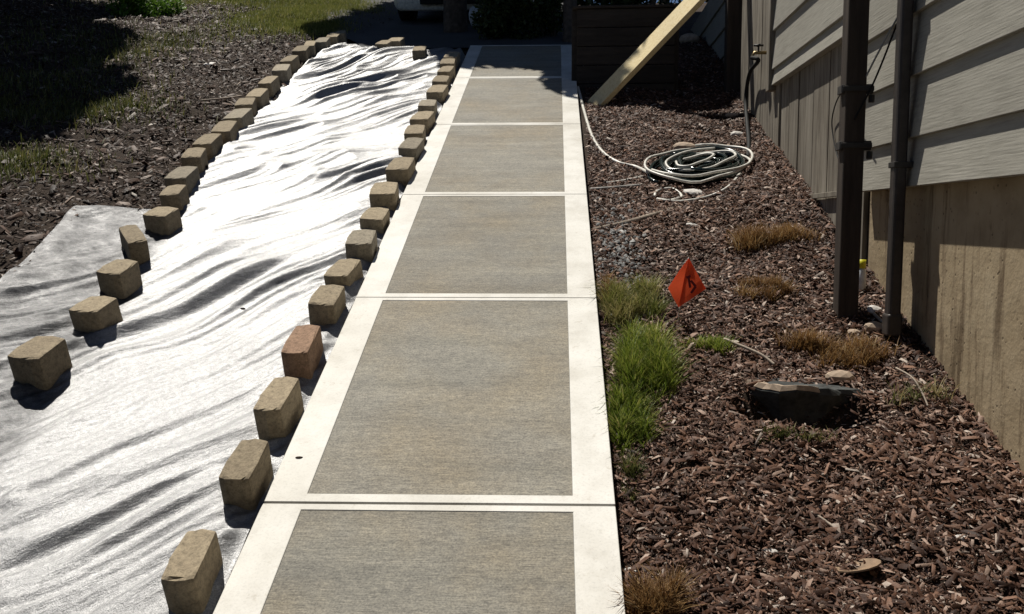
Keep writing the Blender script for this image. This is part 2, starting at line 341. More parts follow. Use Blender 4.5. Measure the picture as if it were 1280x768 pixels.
def chips(name, X, Y, Z, length, width, thick, tone, tilt=0.35):
    n = len(X); a = rng.uniform(0, 2 * np.pi, n)
    nx = rng.normal(0, tilt, n); ny = rng.normal(0, tilt, n) - 0.36
    N = np.stack([nx, ny, np.ones(n)], 1); N /= np.linalg.norm(N, axis=1)[:, None]
    D = np.stack([np.cos(a), np.sin(a), np.zeros(n)], 1); D -= N * (D * N).sum(1)[:, None]; D /= np.linalg.norm(D, axis=1)[:, None]
    B = np.cross(N, D); C = np.stack([X, Y, Z], 1)
    j = lambda lo, hi: rng.uniform(lo, hi, n)
    sp = [(-j(.7, 1.1), -j(.5, 1), 0), (j(.7, 1.1), -j(.5, 1), 0), (j(.7, 1.1), j(.5, 1), 0), (-j(.7, 1.1), j(.5, 1), 0), (-j(.3, .8), j(-.4, .4), 1), (j(.3, .8), j(-.4, .4), 1)]
    V = np.empty((n, 6, 3))
    for k, (p, q, r) in enumerate(sp):
        V[:, k] = C + D * (p * length / 2)[:, None] + B * (q * width / 2)[:, None] + N * (r * thick if r else 0 * thick)[:, None]
    pat = np.array([0, 1, 5, 4, 2, 3, 4, 5, 1, 2, 5, 3, 0, 4])
    loops = (pat[None, :] + 6 * np.arange(n)[:, None]).ravel()
    return fast_mesh(name, V.reshape(-1, 3), loops, np.tile([4, 4, 3, 3], n), np.repeat(tone, 6))
def blades(name, X, Y, Z, h, wd, lean, tone, bend=0.5):
    n = len(X); a = rng.uniform(0, 2 * np.pi, n)
    D = np.stack([np.cos(a), np.sin(a), np.zeros(n)], 1) * lean[:, None]; S = np.stack([-np.sin(a), np.cos(a), np.zeros(n)], 1)
    C = np.stack([X, Y, Z], 1); UPV = np.array([0, 0, 1.0])
    V = np.empty((n, 7, 3)); ts = [0, .35, .7, 1.0]
    for k, tt in enumerate(ts):
        c = C + UPV * (h * (tt - bend * 0.35 * lean * tt * tt))[:, None] + D * (h * (0.35 * tt + bend * tt * tt))[:, None]
        wv = (wd * (1 - tt * 0.75) / 2)[:, None]
        if k < 3: V[:, 2 * k] = c - S * wv; V[:, 2 * k + 1] = c + S * wv
        else: V[:, 6] = c
    pat = np.array([0, 1, 3, 2, 2, 3, 5, 4, 4, 5, 6])
    loops = (pat[None, :] + 7 * np.arange(n)[:, None]).ravel()
    return fast_mesh(name, V.reshape(-1, 3), loops, np.tile([4, 4, 3], n), np.repeat(tone, 7))
def leaf_cloud(name, centers, radii, n, size, tone_base=0.45, flat=0.0):
    """leaves spread through several ellipsoid clumps"""
    vs = []; tn = []
    k = len(centers)
    for c, r in zip(centers, radii):
        q = rng.normal(size=(n, 3)); q /= np.linalg.norm(q, axis=1)[:, None]; rad = rng.uniform(0.35, 1.05, n) ** 0.6
        vs.append(np.asarray(c) + q * rad[:, None] * np.asarray(r))
        tn.append(np.clip(rng.normal(tone_base, 0.2, n) + rng.normal(0, 0.1), 0, 1))
    C = np.concatenate(vs); T = np.concatenate(tn); N_ = len(C)
    N = rng.normal(size=(N_, 3)); N[:, 2] = np.abs(N[:, 2]) + flat; N /= np.linalg.norm(N, axis=1)[:, None]
    D = rng.normal(size=(N_, 3)); D -= N * (D * N).sum(1)[:, None]; D /= np.linalg.norm(D, axis=1)[:, None]; B = np.cross(N, D)
    L = size * rng.uniform(0.6, 1.3, N_); Wd = L * rng.uniform(0.4, 0.6, N_)
    V = np.stack([C - D * L[:, None] / 2, C + B * Wd[:, None] / 2 - N * (L * .08)[:, None], C + D * L[:, None] / 2, C - B * Wd[:, None] / 2 - N * (L * .08)[:, None]], 1)
    return fast_mesh(name, V.reshape(-1, 3), np.arange(4 * N_), np.full(N_, 4), np.repeat(T, 4))
def lump(r, seed, n=2, flat=1.0, rough=0.25):
    """irregular stone as an icosphere pushed about"""
    import bmesh
    bm = bmesh.new(); bmesh.ops.create_icosphere(bm, subdivisions=n, radius=1.0); rr = random.Random(seed)
    dirs = [Vector((rr.gauss(0, 1), rr.gauss(0, 1), rr.gauss(0, 1))).normalized() for _ in range(7)]; amp = [rr.uniform(-rough, rough * 0.6) for _ in dirs]
    for v in bm.verts:
        k = 1.0 + sum(a * max(0, v.co.normalized().dot(d)) ** 3 for a, d in zip(amp, dirs)) + rr.uniform(-0.05, 0.05)
        v.co = Vector((v.co.x * r[0] * k, v.co.y * r[1] * k, v.co.z * r[2] * k))
    me = bpy.data.meshes.new('stone'); bm.to_mesh(me); bm.free(); return me

# ------------------------------------------------------------------ ground sheet
def axis(parts):
    out = []
    for a, b, n in parts: out += list(np.linspace(a, b, n, endpoint=False))
    return np.array(out + [parts[-1][1]])
gx = axis([(-90, -10, 12), (-10, -3, 60), (-3, 1.5, 150), (1.5, 4, 12), (4, 90, 14)])
gy = axis([(-60, -1, 12), (-1, 1, 12), (1, 9.5, 240), (9.5, 16, 40), (16, 140, 24)])
XX, YY = np.meshgrid(gx, gy)
ZZ = G(XX, YY)
uw = ((XX > WL(YY) + 0.03) & (XX < WR(YY) - 0.03) & (YY < 8.6) & (YY > -3))
ZZ = np.where(uw, ZZ - 0.06, ZZ)
nx_, ny_ = len(gx), len(gy)
idx = np.arange(nx_ * ny_).reshape(ny_, nx_)
quads = np.stack([idx[:-1, :-1], idx[:-1, 1:], idx[1:, 1:], idx[1:, :-1]], -1).reshape(-1, 4)
g = link('ground', fast_mesh('ground', np.stack([XX, YY, ZZ], -1).reshape(-1, 3), quads.ravel(), np.full(len(quads), 4), None, True), 'soil')
tag(g, kind='structure')

# driveway across the top of the walk
dx = np.linspace(-7.5, 0.06, 60); dy = np.concatenate([np.linspace(8.64, 15, 40)])
DX, DY = np.meshgrid(dx, dy); left_lim = np.interp(DY, [8.6, 10, 15], [-2.0, -2.7, -4.5]); u = (DX + 7.5) / 7.56
DX = left_lim + u * (0.06 - left_lim); DZ = G(DX, DY) + 0.035
ii = np.arange(DX.size).reshape(DX.shape); qd = np.stack([ii[:-1, :-1], ii[:-1, 1:], ii[1:, 1:], ii[1:, :-1]], -1).reshape(-1, 4)
d_ = link('driveway', fast_mesh('driveway', np.stack([DX, DY, DZ], -1).reshape(-1, 3), qd.ravel(), np.full(len(qd), 4), None, True), 'asphalt')
tag(d_, kind='structure')

# ------------------------------------------------------------------ concrete walk
walk = bpy.data.objects.new('walkway', None); COL.objects.link(walk); tag(walk, kind='structure')
JY = [-2.0, -0.5, 0.95, 2.305, 3.49, 4.64, 5.94, 7.28, 8.62]
SK = [0, 0, 0, 0.018, 0.006, 0.0, -0.01, -0.02, -0.03]        # joints not quite square
for i in range(len(JY) - 1):
    gap = 0.006 if i != 2 else 0.009
    gap0 = 0.009 if i == 3 else 0.006
    if i == 3: gap = 0.004
    y0, y1 = JY[i] + gap0 / 2, JY[i + 1] - gap / 2; s0, s1 = SK[i], SK[i + 1]
    def pt(u, y, s, dz=0.0):      # u 0..1 across
        yy = y + s * (u - 0.5); x = float(WL(yy)) + u * float(WR(yy) - WL(yy)); return Vector((x, yy, float(P(yy)) + dz))
    bl, br = 0.118, 0.118; e0, e1 = 0.032, 0.022
    mb = MB()
    def quad_ring(dz):
        return [pt(0, y0, s0, dz), pt(1, y0, s0, dz), pt(1, y1, s1, dz), pt(0, y1, s1, dz)]
    # slab body: outer ring with a shallow tray for the broomed field
    t_ = [pt(0, y0, s0), pt(1, y0, s0), pt(1, y1, s1), pt(0, y1, s1)]
    w_in = (bl, 1 - br)
    inn = [pt(w_in[0], y0 + e0, s0), pt(w_in[1], y0 + e0, s0), pt(w_in[1], y1 - e1, s1), pt(w_in[0], y1 - e1, s1)]
    low = [q + Vector((0, 0, -0.004)) for q in inn]; bot = quad_ring(-0.11)
    o0 = len(mb.v); mb.v += t_ + inn + low + bot
    for k in range(4):
        k2 = (k + 1) % 4
        mb.f += [(k, k2, 4 + k2, 4 + k), (4 + k, 4 + k2, 8 + k2, 8 + k), (12 + k, 12 + k2, k2, k)]
    mb.f += [(8, 9, 10, 11), (15, 14, 13, 12)]
    slab = mb.build('concrete_slab', 'trowel', walk, bevel=0.006)
    # broomed field, a thin sheet set in the tray
    nu, nv = 10, 30; vs = []; fs = []
    for b_ in range(nv + 1):
        for a_ in range(nu + 1):
            u = w_in[0] + 0.0015 + (w_in[1] - w_in[0] - 0.003) * a_ / nu; y = y0 + e0 + 0.002 + (y1 - y0 - e0 - e1 - 0.004) * b_ / nv
            vs.append(pt(u, y, s0 + (s1 - s0) * b_ / nv, -0.0015))
    for b_ in range(nv):
        for a_ in range(nu):
            k = b_ * (nu + 1) + a_; fs.append((k, k + 1, k + nu + 2, k + nu + 1))
    link('broomed_field', mesh('broomed_field', vs, fs, True), 'broom', slab)

# ------------------------------------------------------------------ landscape fabric
nu, nv = 230, 1050
vv = np.linspace(0, 1, nv); uu = np.linspace(0, 1, nu); U, V_ = np.meshgrid(uu, vv)
FY = 0.2 + V_ * (8.72 - 0.2)
FY = FY - 0.38 * sst(0.15, 1.0, U) * V_ ** 6 + 0.06 * V_ ** 8 * np.sin(U * 17)
bl_ = XL(FY) - 0.05 - 0.42 * sst(4.52, 4.22, FY) - 0.35 * sst(3.3, 2.2, FY)
bl_ = bl_ + 0.05 * (vn(FY * 3.1, FY * 0 + 4) - 0.5) * sst(5, 4, FY)
br_ = WL(FY) - 0.012
FX = bl_ + U * (br_ - bl_)
ang = math.radians(40) + 0.22 * np.sin(FY * 0.7) - 0.18 * (FX + 1.5)
wx = FX + 0.16 * (vn(FX * 1.3 + 5, FY * 1.3) - 0.5); wy = FY + 0.25 * (vn(FX * 1.1, FY * 1.1 + 8) - 0.5)
al = math.radians(44); pu = wx * math.cos(al) + wy * math.sin(al); pv_ = -wx * math.sin(al) + wy * math.cos(al)
pv2 = pv_ + 0.10 * (vn(pu * 2.2, pv_ * 1.5) - 0.5) + 0.16 * (FX - WL(FY)) ** 2
def ridge(n): return 1 - np.abs(2 * n - 1)
r1 = ridge(vn(pu * 0.9 + 3, pv2 * 4.2 + 1)) ** 2.2
r2 = ridge(vn(pu * 1.1 + 13, pv2 * 9.5 + 5)) ** 2
r3 = ridge(vn(pu * 1.5 + 23, pv2 * 20 + 9)) ** 1.7
r4 = vn(pu * 9, pv2 * 44); lo = vn(FX * 2.2 + 1, FY * 2.2)
amp = 0.35 + 0.9 * vn(FX * 1.6 + 7, FY * 1.6 + 2)
nearf = sst(5.0, 3.0, FY)
r5 = ridge(vn(pu * 2.6 + 3, pv2 * 34 + 2)) ** 1.5
H = amp * (0.032 * r1 ** 1.3 + (0.033 + 0.016 * nearf) * r2 ** 1.2 * (0.4 + lo) + (0.026 + 0.008 * nearf) * r3 * (0.3 + 1.2 * lo) + 0.010 * r5 + 0.003 * r4) + 0.014 * (lo - 0.5)
for ax_ in (0, 1): H = 0.5 * H + 0.25 * (np.roll(H, 1, ax_) + np.roll(H, -1, ax_))
edge = sst(0, 0.05, U) * sst(1, 0.965, U); H = H * (0.25 + 0.75 * edge)
FZ = G(FX, FY) + 0.008 + H + 0.012 * sst(4.9, 4.4, FY) * sst(0.10, 0, U)
FZ = FZ + 0.02 * sst(0.97, 1.0, U) * vn(FY * 9, FY * 0)         # lifts a little against the slab edge
ii = np.arange(FX.size).reshape(FX.shape); qd = np.stack([ii[:-1, :-1], ii[:-1, 1:], ii[1:, 1:], ii[1:, :-1]], -1).reshape(-1, 4)
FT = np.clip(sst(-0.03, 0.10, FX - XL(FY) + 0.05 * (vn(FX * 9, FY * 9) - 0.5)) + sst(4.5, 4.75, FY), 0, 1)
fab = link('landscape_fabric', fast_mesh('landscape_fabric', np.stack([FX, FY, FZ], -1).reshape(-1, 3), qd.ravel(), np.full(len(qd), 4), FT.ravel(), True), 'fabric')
tag(fab, 'wrinkled silver white landscape fabric spread between the two rows of blocks', 'ground fabric')

# ------------------------------------------------------------------ edging blocks
ORD = ['nearest', 'second', 'third', 'fourth', 'fifth', 'sixth', 'seventh', 'eighth', 'ninth', 'tenth', 'eleventh', 'twelfth', 'thirteenth', 'fourteenth',
       'fifteenth', 'sixteenth', 'seventeenth', 'eighteenth', 'nineteenth', 'twentieth', 'twenty-first', 'twenty-second', 'twenty-third']
def block_mesh(wf, wb, ln, h, seed, chamfer=0.012):
    """retaining-wall block: bowed front face, back narrower, chamfered top edges"""
    import bmesh
    rr = random.Random(seed); j = lambda: rr.uniform(-0.0018, 0.0018)
    ring = []
    for k in range(5):
        s = k / 4 - 0.5; ring.append((s * wf, -ln / 2 - 0.010 * (1 - (2 * s) ** 2) + j()))
    ring += [(wf / 2 * 0.98 + j(), -ln * 0.12), (wb / 2 + j(), ln / 2), (0, ln / 2 + 0.003), (-wb / 2 + j(), ln / 2), (-wf / 2 * 0.98 + j(), -ln * 0.12)]
    n = len(ring); bm = bmesh.new()
    lo = [bm.verts.new((x, y, 0)) for x, y in ring]; hi = [bm.verts.new((x, y, h + 0.4 * j())) for x, y in ring]
    bm.faces.new(lo[::-1]); top = bm.faces.new(hi)
    for k in range(n): bm.faces.new((lo[k], lo[(k + 1) % n], hi[(k + 1) % n], hi[k]))
    ed = [e for e in bm.edges if not (e.verts[0] in lo and e.verts[1] in lo) and (e in top.edges)]
    ver = [e for e in bm.edges if (e.verts[0] in lo) != (e.verts[1] in lo) and any(v_ in (lo[0], lo[4], lo[6], lo[8]) for v_ in e.verts)]
    bmesh.ops.bevel(bm, geom=ed + ver, offset=chamfer, segments=2, affect='EDGES', profile=0.6)
    me = bpy.data.meshes.new('edging_block'); bm.to_mesh(me); bm.free()
    for p in me.polygons: p.use_smooth = False
    return me
def put_block(front_mid, direction, wf, wb, ln, h, seed, m, label, group, roll=0.0, pitch=0.0):
    """front_mid: middle of the front bottom edge; direction: yaw of the long axis"""
    o = link('edging_block', block_mesh(wf, wb, ln, h, seed), m)
    n = Vector((0, -SL, 1)).normalized(); d = Vector((math.sin(direction), math.cos(direction), 0)); d.z = SL * d.y; d.normalize()
    x = d.cross(n).normalized(); R = Matrix((x, d, n)).transposed()
    R = R @ Matrix.Rotation(pitch, 3, 'X') @ Matrix.Rotation(roll, 3, 'Y')
    c = Vector(front_mid) + d * ln / 2
    o.matrix_world = Matrix.Translation(c) @ R.to_4x4()
    tag(o, label, 'edging block', group); return o
HB = 0.112; BASE = -0.045
# right row (beside the walk): x left, x right, row of front top edge, row of back top edge
RR = [(198.7, 243, 723, 662), (270, 311, 597, 549), (315, 352, 511, 471), (349.5, 385, 440, 406), (382, 416.5, 380, 356), (403.5, 436.5, 344.5, 323.5), (430, 464, 304.5, 287),
      (447.5, 478, 273.5, 259.5), (461, 494, 242, 227.5), (481.2, 510.5, 211.5, 196.5), (496, 520, 185, 172), (504.5, 528.5, 166.5, 156), (511.6, 536, 149, 139), (521.7, 543, 132, 124.5),
      (532, 554, 115, 106), (539, 558, 101.6, 94.5), (546, 563, 89.5, 82.5), (549.5, 568, 79.5, 73), (553.5, 570.5, 71.5, 65)]
GRP_R = 'edging blocks set along the walk'
for i, (x0, x1, tf, tb) in enumerate(RR):
    h = HB + (0.012 if i < 4 else 0) - (0.02 if i in (5, 7, 15) else 0)
    a = on_plane(x0, tf, BASE + h * 1.07); bq = on_plane(x1, tf, BASE + h * 1.07); wd = (bq - a).length
    back = on_plane(0.5 * (x0 + x1) + (tf - tb) * 0.47, tb, BASE + h * 1.07); mid = (a + bq) / 2; ln = min(max((back - mid).length, 0.13), 0.24)
    n = Vector((0, -SL, 1)).normalized(); base = mid - n * h
    yaw = math.radians([-2, 1, 3, -1, 2, 9, -3, 4, -4, 2, 5, -3, 6, -2, 3, 0, 4, -4, 2][i])
    m = 'red_block' if i == 3 else ('grey_block' if i in (6, 10, 13) else 'tan_block')
    look = {3: 'reddish brown', 6: 'greyish', 10: 'greyish', 13: 'greyish'}.get(i, 'tan')
    lab = f'{look} edging block along the walk, {ORD[i]} from the near end' if i else 'tan edging block along the walk, nearest to the viewer'
    put_block(base, yaw, wd, wd * 0.93, ln, h, 100 + i, m, lab, GRP_R, roll=math.radians([0, 1, -1, 0, 2, -3, 1, 2, 0, -1, 2, 0, -2, 1, 0, 2, -1, 0, 1][i]))
# left row, four near ones turned at odd angles: three top corners (front left, front right, back right)
LL = [((9.5, 446), (47, 447), (83, 421)), ((92, 380), (122, 389), (149, 371)), ((122.5, 335), (148, 341), (173, 324.5)), ((157, 300), (183, 302), (160, 268.5)), ((189, 259.5), (206, 269), (223, 259.5))]
GRP_L = 'edging blocks along the mulch bank'
for i, (a, bq, cq) in enumerate(LL):
    h = (0.145, 0.125, 0.115, 0.11, 0.105)[i]; BL = -0.035
    A, B, C_ = (on_plane(*q, BL + h * 1.07) for q in (a, bq, cq)); mid = (A + B) / 2; dv = C_ - B
    yaw = math.atan2(dv.x, dv.y); n = Vector((0, -SL, 1)).normalized()
    side = abs((B - A).dot(Vector((math.cos(yaw), -math.sin(yaw), 0)))); wd = max(side, 0.085) * (1.2 if i == 0 else 1.0)
    lab = ['tan edging block standing on the fabric, nearest in the left row', 'tan edging block on the fabric flap, second from the near end of the left row',
           'tan edging block on the fabric flap, third from the near end of the left row', 'tan edging block turned askew at the fabric flap, fourth in the left row',
           'tan edging block at the top of the fabric flap, fifth in the left row'][i]
    c0 = B + dv * 0 - Vector((math.cos(yaw), -math.sin(yaw), 0)) * wd / 2
    put_block(c0 - n * h, yaw, wd, wd * 0.95, min(max(dv.length, 0.12), 0.24), h, 200 + i, 'tan_block', lab, GRP_L, roll=math.radians([1, -2, 2, 3, 0][i]))
LR = [(199, 224, 243, 231), (204, 232, 222.5, 208), (225, 249, 196.5, 184.5), (240, 264, 180, 167), (263, 286.5, 164, 149.5), (279, 303, 147.5, 135), (293, 315, 131, 122), (306, 325, 120.5, 106.5),
      (322, 339, 104, 92.5), (339.5, 358, 88, 78), (349.5, 365, 76.5, 68), (365, 382, 63.5, 56), (379, 392, 57, 50.5), (392.6, 408, 52.5, 46.8), (407, 421, 45.8, 39.5), (420, 430, 42, 38.3)]
for i, (x0, x1, tf, tb) in enumerate(LR):
    h = 0.11; BL = -0.035
    a = on_plane(x0, tf, BL + h * 1.07); bq = on_plane(x1, tf, BL + h * 1.07); mid = (a + bq) / 2; wd = max((bq - a).length, 0.10)
    back = on_plane(0.5 * (x0 + x1) + (tf - tb) * 0.9, tb, BL + h * 1.07); ln = min(max((back - mid).length, 0.13), 0.26)
    yaw = math.radians(-7 + [0, 5, -4, 3, -2, 4, -5, 2, 3, -3, 5, 0, -4, 2, 4, -2][i])
    lab = f'pale tan edging block along the mulch bank, {ORD[i + 5]} from the near end'
    n = Vector((0, -SL, 1)).normalized()
    put_block(mid - n * h, yaw, wd, wd * 0.95, ln, h, 300 + i, 'grey_block' if i % 4 == 1 else 'tan_block', lab, GRP_L, roll=math.radians((i * 37 % 5) - 2))
# three loose blocks at the far end of the fabric
for i, (x0, x1, tf, tb, lab) in enumerate([(468, 484, 55, 49.5, 'dark fronted block at the far end of the fabric, left of its touching pair'), (483, 500, 51.5, 46, 'dark fronted block at the far end of the fabric, right of its touching pair'),
                                     (515, 531, 63, 58, 'single block at the far end of the fabric between pair and walk')]):
    h = 0.12; a = on_plane(x0, tf, BASE + h * 1.07); bq = on_plane(x1, tf, BASE + h * 1.07); mid = (a + bq) / 2; n = Vector((0, -SL, 1)).normalized()
    put_block(mid - n * h, math.radians([8, 3, -4][i]), (bq - a).length, (bq - a).length, 0.2, h, 400 + i, 'tan_block', lab, 'loose blocks at the top of the fabric')

# ------------------------------------------------------------------ mulch, grass
def scatter(n, x0, x1, y0, y1, bias=1.0):
    X = rng.uniform(x0, x1, n); t = rng.random(n); Y = y0 + (y1 - y0) * t ** bias; return X, Y
def chip_tone(X, Y, n):
    patch = vn(X * 2.3 + 31, Y * 2.3 + 17); t = rng.beta(1.6, 2.4, n) * 0.85 + (patch - 0.5) * 0.25
    hi = rng.random(n) < 0.10; return np.clip(np.where(hi, rng.uniform(0.82, 1.0, n), t), 0, 1)
# right bed
X, Y = scatter(210000, 0.10, 1.30, 1.45, 9.2, 1.35)
pit = ((X - PIT[0]) / 0.19) ** 2 + ((Y - PIT[1]) / 0.09) ** 2 < 0.8
ok = (X > WR(Y) + 0.012) & ~(pit & (rng.random(len(X)) < 0.75)); X, Y = X[ok], Y[ok]; n = len(X)
L = np.clip(rng.lognormal(math.log(0.0155), 0.60, n), 0.005, 0.055)
me = chips('bark_mulch', X, Y, G(X, Y) + rng.uniform(-0.004, 0.018, n), L, L * rng.uniform(0.12, 0.40, n), L * rng.uniform(0.06, 0.18, n), chip_tone(X, Y, n), 0.6)
tag(link('bark_mulch', me, 'brown_mulch'), 'reddish brown bark mulch covering the bed between walk and house', 'mulch', kind='stuff')
# left bank
X, Y = scatter(170000, -8.5, -1.6, 2.2, 12.5, 1.1)
flap = XL(Y) - 0.02 - 0.42 * sst(4.52, 4.22, Y) - 0.35 * sst(3.3, 2.2, Y)
gr = vn(X * 0.9 + 50, Y * 0.9 + 40)
ok = (X < flap + 0.02) & (Y > 0.8 - X * 0.45); X, Y = X[ok], Y[ok]; n = len(X)
L = np.clip(rng.lognormal(math.log(0.024), 0.58, n), 0.009, 0.12)
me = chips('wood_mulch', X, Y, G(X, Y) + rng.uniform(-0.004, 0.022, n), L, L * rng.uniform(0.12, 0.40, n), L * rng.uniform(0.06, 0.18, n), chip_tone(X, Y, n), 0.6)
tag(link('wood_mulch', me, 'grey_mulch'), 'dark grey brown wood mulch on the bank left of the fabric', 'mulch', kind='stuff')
# grey rubble by the walk edge
c = on_ground(772, 315); n = 420
X = c.x + rng.normal(0, 0.06, n); Y = c.y + rng.normal(0, 0.3, n); ok = X > WR(Y) + 0.01; X, Y = X[ok], Y[ok]; n = len(X)
L = rng.uniform(0.008, 0.026, n)
tag(link('gravel', chips('gravel', X, Y, G(X, Y) + 0.012, L, L * 0.8, L * 0.5, rng.beta(2, 2, n), 0.4), 'rubble'), 'grey broken gravel scattered beside the walk edge', 'gravel', kind='stuff')
# grass on the left bank
def grass_stuff(name, mats, pts, n, spread, h, wd, label):
    Xs = []; Ys = []
    for (px, py, sx, sy, k) in pts:
        c = on_ground(px, py); m_ = int(n * k); Xs.append(c.x + rng.normal(0, sx, m_)); Ys.append(c.y + rng.normal(0, sy, m_))
    X = np.concatenate(Xs); Y = np.concatenate(Ys); ok = X < XL(Y) - 0.05; X, Y = X[ok], Y[ok]; n_ = len(X)
    hh = h * rng.uniform(0.5, 1.3, n_)
    me = blades(name, X, Y, G(X, Y), hh, np.full(n_, wd) * rng.uniform(0.7, 1.3, n_), rng.uniform(0.2, 1.0, n_), np.clip(rng.normal(0.5, 0.22, n_), 0, 1))
    tag(link(name, me, mats), label, 'grass', kind='stuff')
grass_stuff('lawn_grass', 'blade_lawn', [(370, 20, 0.25, 0.9, 1.0), (385, 38, 0.18, 0.4, 0.6), (330, -5, 0.6, 0.8, 0.9), (290, -25, 0.8, 0.9, 0.8), (400, 5, 0.3, 0.8, 0.6), (430, 15, 0.25, 0.5, 0.4)], 16000, 0, 0.075, 0.009, 'olive green lawn grass at the top of the bank')
grass_stuff('weed_grass', 'blade_olive', [(30, 145, 0.35, 0.2, 0.5), (10, 105, 0.5, 0.3, 0.7), (150, 75, 0.25, 0.35, 0.3), (130, 140, 0.25, 0.2, 0.3), (200, 55, 0.2, 0.4, 0.25), (15, 205, 0.22, 0.16, 0.4), (70, 50, 0.6, 0.6, 0.5)], 2600, 0, 0.07, 0.008, 'thin weedy grass growing through the mulch bank')
# tufts beside the walk: every clump a thing
def tuft(px, py, rx, ry, n, h, m, label, name, lean=(0.3, 1.5), wd=0.0034, tone=0.5):
    c = on_ground(px, py); k = max(4, n // 140); cc_ = rng.uniform(-0.8, 0.8, (k, 2)); pick = rng.integers(0, k, n); hk = rng.uniform(0.55, 1.3, k)
    q = cc_[pick] + rng.normal(size=(n, 2)) * 0.17; tk = rng.normal(0, 0.16, k)
    X = np.clip(q[:, 0], -1.2, 1.2) * rx; Y = np.clip(q[:, 1], -1.2, 1.2) * ry
    Z = G(c.x + X, c.y + Y) - c.z; hh = h * rng.uniform(0.4, 1.2, n) * hk[pick]; tz = tone + tk[pick] + 0.0 * X
    ok = (c.x + X) > WR(c.y + Y) + 0.012; X, Y, Z, hh, tz = X[ok], Y[ok], Z[ok], hh[ok], tz[ok]; n = len(X)
    me = blades(name, X, Y, Z, hh, wd * rng.uniform(0.7, 1.4, n), rng.uniform(*lean, n), np.clip(rng.normal(tz, 0.22, n), 0, 1))
    return tag(link(name, me, m, loc=c), label, 'grass tuft', 'grass tufts in the right bed')
tuft(806, 455, 0.085, 0.21, 6000, 0.085, 'blade_green', 'bright green grass clump beside the walk, below the orange flag', 'green_tuft')
tuft(788, 525, 0.06, 0.16, 2800, 0.07, 'blade_green', 'lower green grass clump against the walk edge, left of the stone', 'green_tuft')
tuft(878, 440, 0.10, 0.06, 700, 0.05, 'blade_green', 'short sparse green grass right of the bright green clump', 'green_tuft')
tuft(790, 600, 0.035, 0.10, 330, 0.05, 'blade_olive', 'thin yellowish green grass along the walk edge', 'olive_tuft')
tuft(792, 385, 0.11, 0.16, 3200, 0.085, 'blade_lawn', 'yellow green grass clump left of the orange flag', 'olive_tuft', tone=0.7)
tuft(760, 372, 0.03, 0.15, 300, 0.07, 'blade_brown', 'straw coloured grass between the walk and the yellow green clump', 'dry_tuft')
tuft(966, 302, 0.175, 0.10, 2400, 0.085, 'blade_brown', 'round dry golden brown tuft left of the dark post', 'dry_tuft', tone=0.42)
tuft(950, 368, 0.14, 0.10, 1200, 0.05, 'blade_brown', 'flattened dry brown tuft right of the orange flag', 'dry_tuft', tone=0.35)
tuft(1040, 450, 0.165, 0.085, 2400, 0.075, 'blade_brown', 'rusty dry tuft just behind the dark stone', 'dry_tuft', tone=0.4)
tuft(815, 760, 0.06, 0.06, 1500, 0.07, 'blade_brown', 'rusty brown tuft at the lower walk edge', 'dry_tuft', tone=0.3)
tuft(1160, 505, 0.11, 0.06, 120, 0.09, 'blade_olive', 'few wispy pale stems near the foundation', 'wispy_tuft', (0.6, 1.3), tone=0.8)
tuft(985, 545, 0.16, 0.035, 260, 0.045, 'blade_olive', 'sparse weeds along the front lip of the stone hollow', 'wispy_tuft', (0.4, 1.2), tone=0.6)

# ------------------------------------------------------------------ house on the right
house = empty('house', (1.24, 4.0, gz(1.24, 4.0)), 'grey house side wall with lap siding above a tan foundation', 'house')
HI = house.location.copy()
def hb(mb, name, m, bevel=0.0, parent=None, **kw):
    mb.v = [v - HI for v in mb.v]; return mb.build(name, m, parent or house, bevel=bevel, **kw)
def lap(y0, y1, z0, z1, thick=0.022, x=1.19, lean=0.019):
    mb = MB(); yb = [y0, y1]
    a = [(x, y0, z0), (x + lean, y0, z1 + 0.012), (x + lean + 0.03, y0, z1 + 0.012), (x + thick + 0.02, y0, z0)]
    mb.prism([(p[0], y1, p[2]) for p in a], a); return mb
NEAR0, NEAR1 = -3.5, 3.80
zs = [1.78, 1.95, 2.166, 2.382, 2.598, 2.814, 3.03, 3.246, 3.46]
for i in range(len(zs) - 1):
    hb(lap(NEAR0, NEAR1, zs[i], zs[i + 1] - 0.004, x=1.19), 'siding_board', 'siding_paint', 0.002)
zf = [2.467, 2.56, 2.785, 3.01, 3.235, 3.46]
for i in range(len(zf) - 1):
    hb(lap(NEAR1 + 0.006, 5.455, zf[i], zf[i + 1] - 0.004, x=1.187), 'siding_board', 'siding_paint', 0.002)
mb = MB(); mb.box((1.246, NEAR0, 0.1), (1.6, NEAR1, 1.805)); hb(mb, 'foundation', 'foundation')
mb = MB(); mb.box((1.259, NEAR1 + 0.004, 1.0), (1.6, 6.66, 3.6)); hb(mb, 'wall_core', 'house_trim')
mb = MB(); mb.box((1.255, NEAR0, 1.81), (1.6, NEAR1, 3.5)); hb(mb, 'wall_core', 'house_trim')
mb = MB(); mb.box((1.172, 5.46, 2.44), (1.245, 5.535, 3.5)); hb(mb, 'corner_trim', 'weathered_plank', 0.003)
ys = [3.808, 4.09, 4.376, 4.66, 4.955, 5.17, 5.367, 5.53]
rr = random.Random(5)
for i in range(len(ys) - 1):
    zt = 2.495; zb = gz(1.3, ys[i]) - 0.12; x = 1.225 + rr.uniform(-0.007, 0.006)
    mb = MB(); mb.box((x, ys[i] + 0.008, zb), (x + 0.022, ys[i + 1] - 0.008, zt)); hb(mb, 'skirting_plank', 'weathered_plank', 0.002)
ys = [5.54, 5.73, 5.93, 6.12, 6.33, 6.48, 6.63]
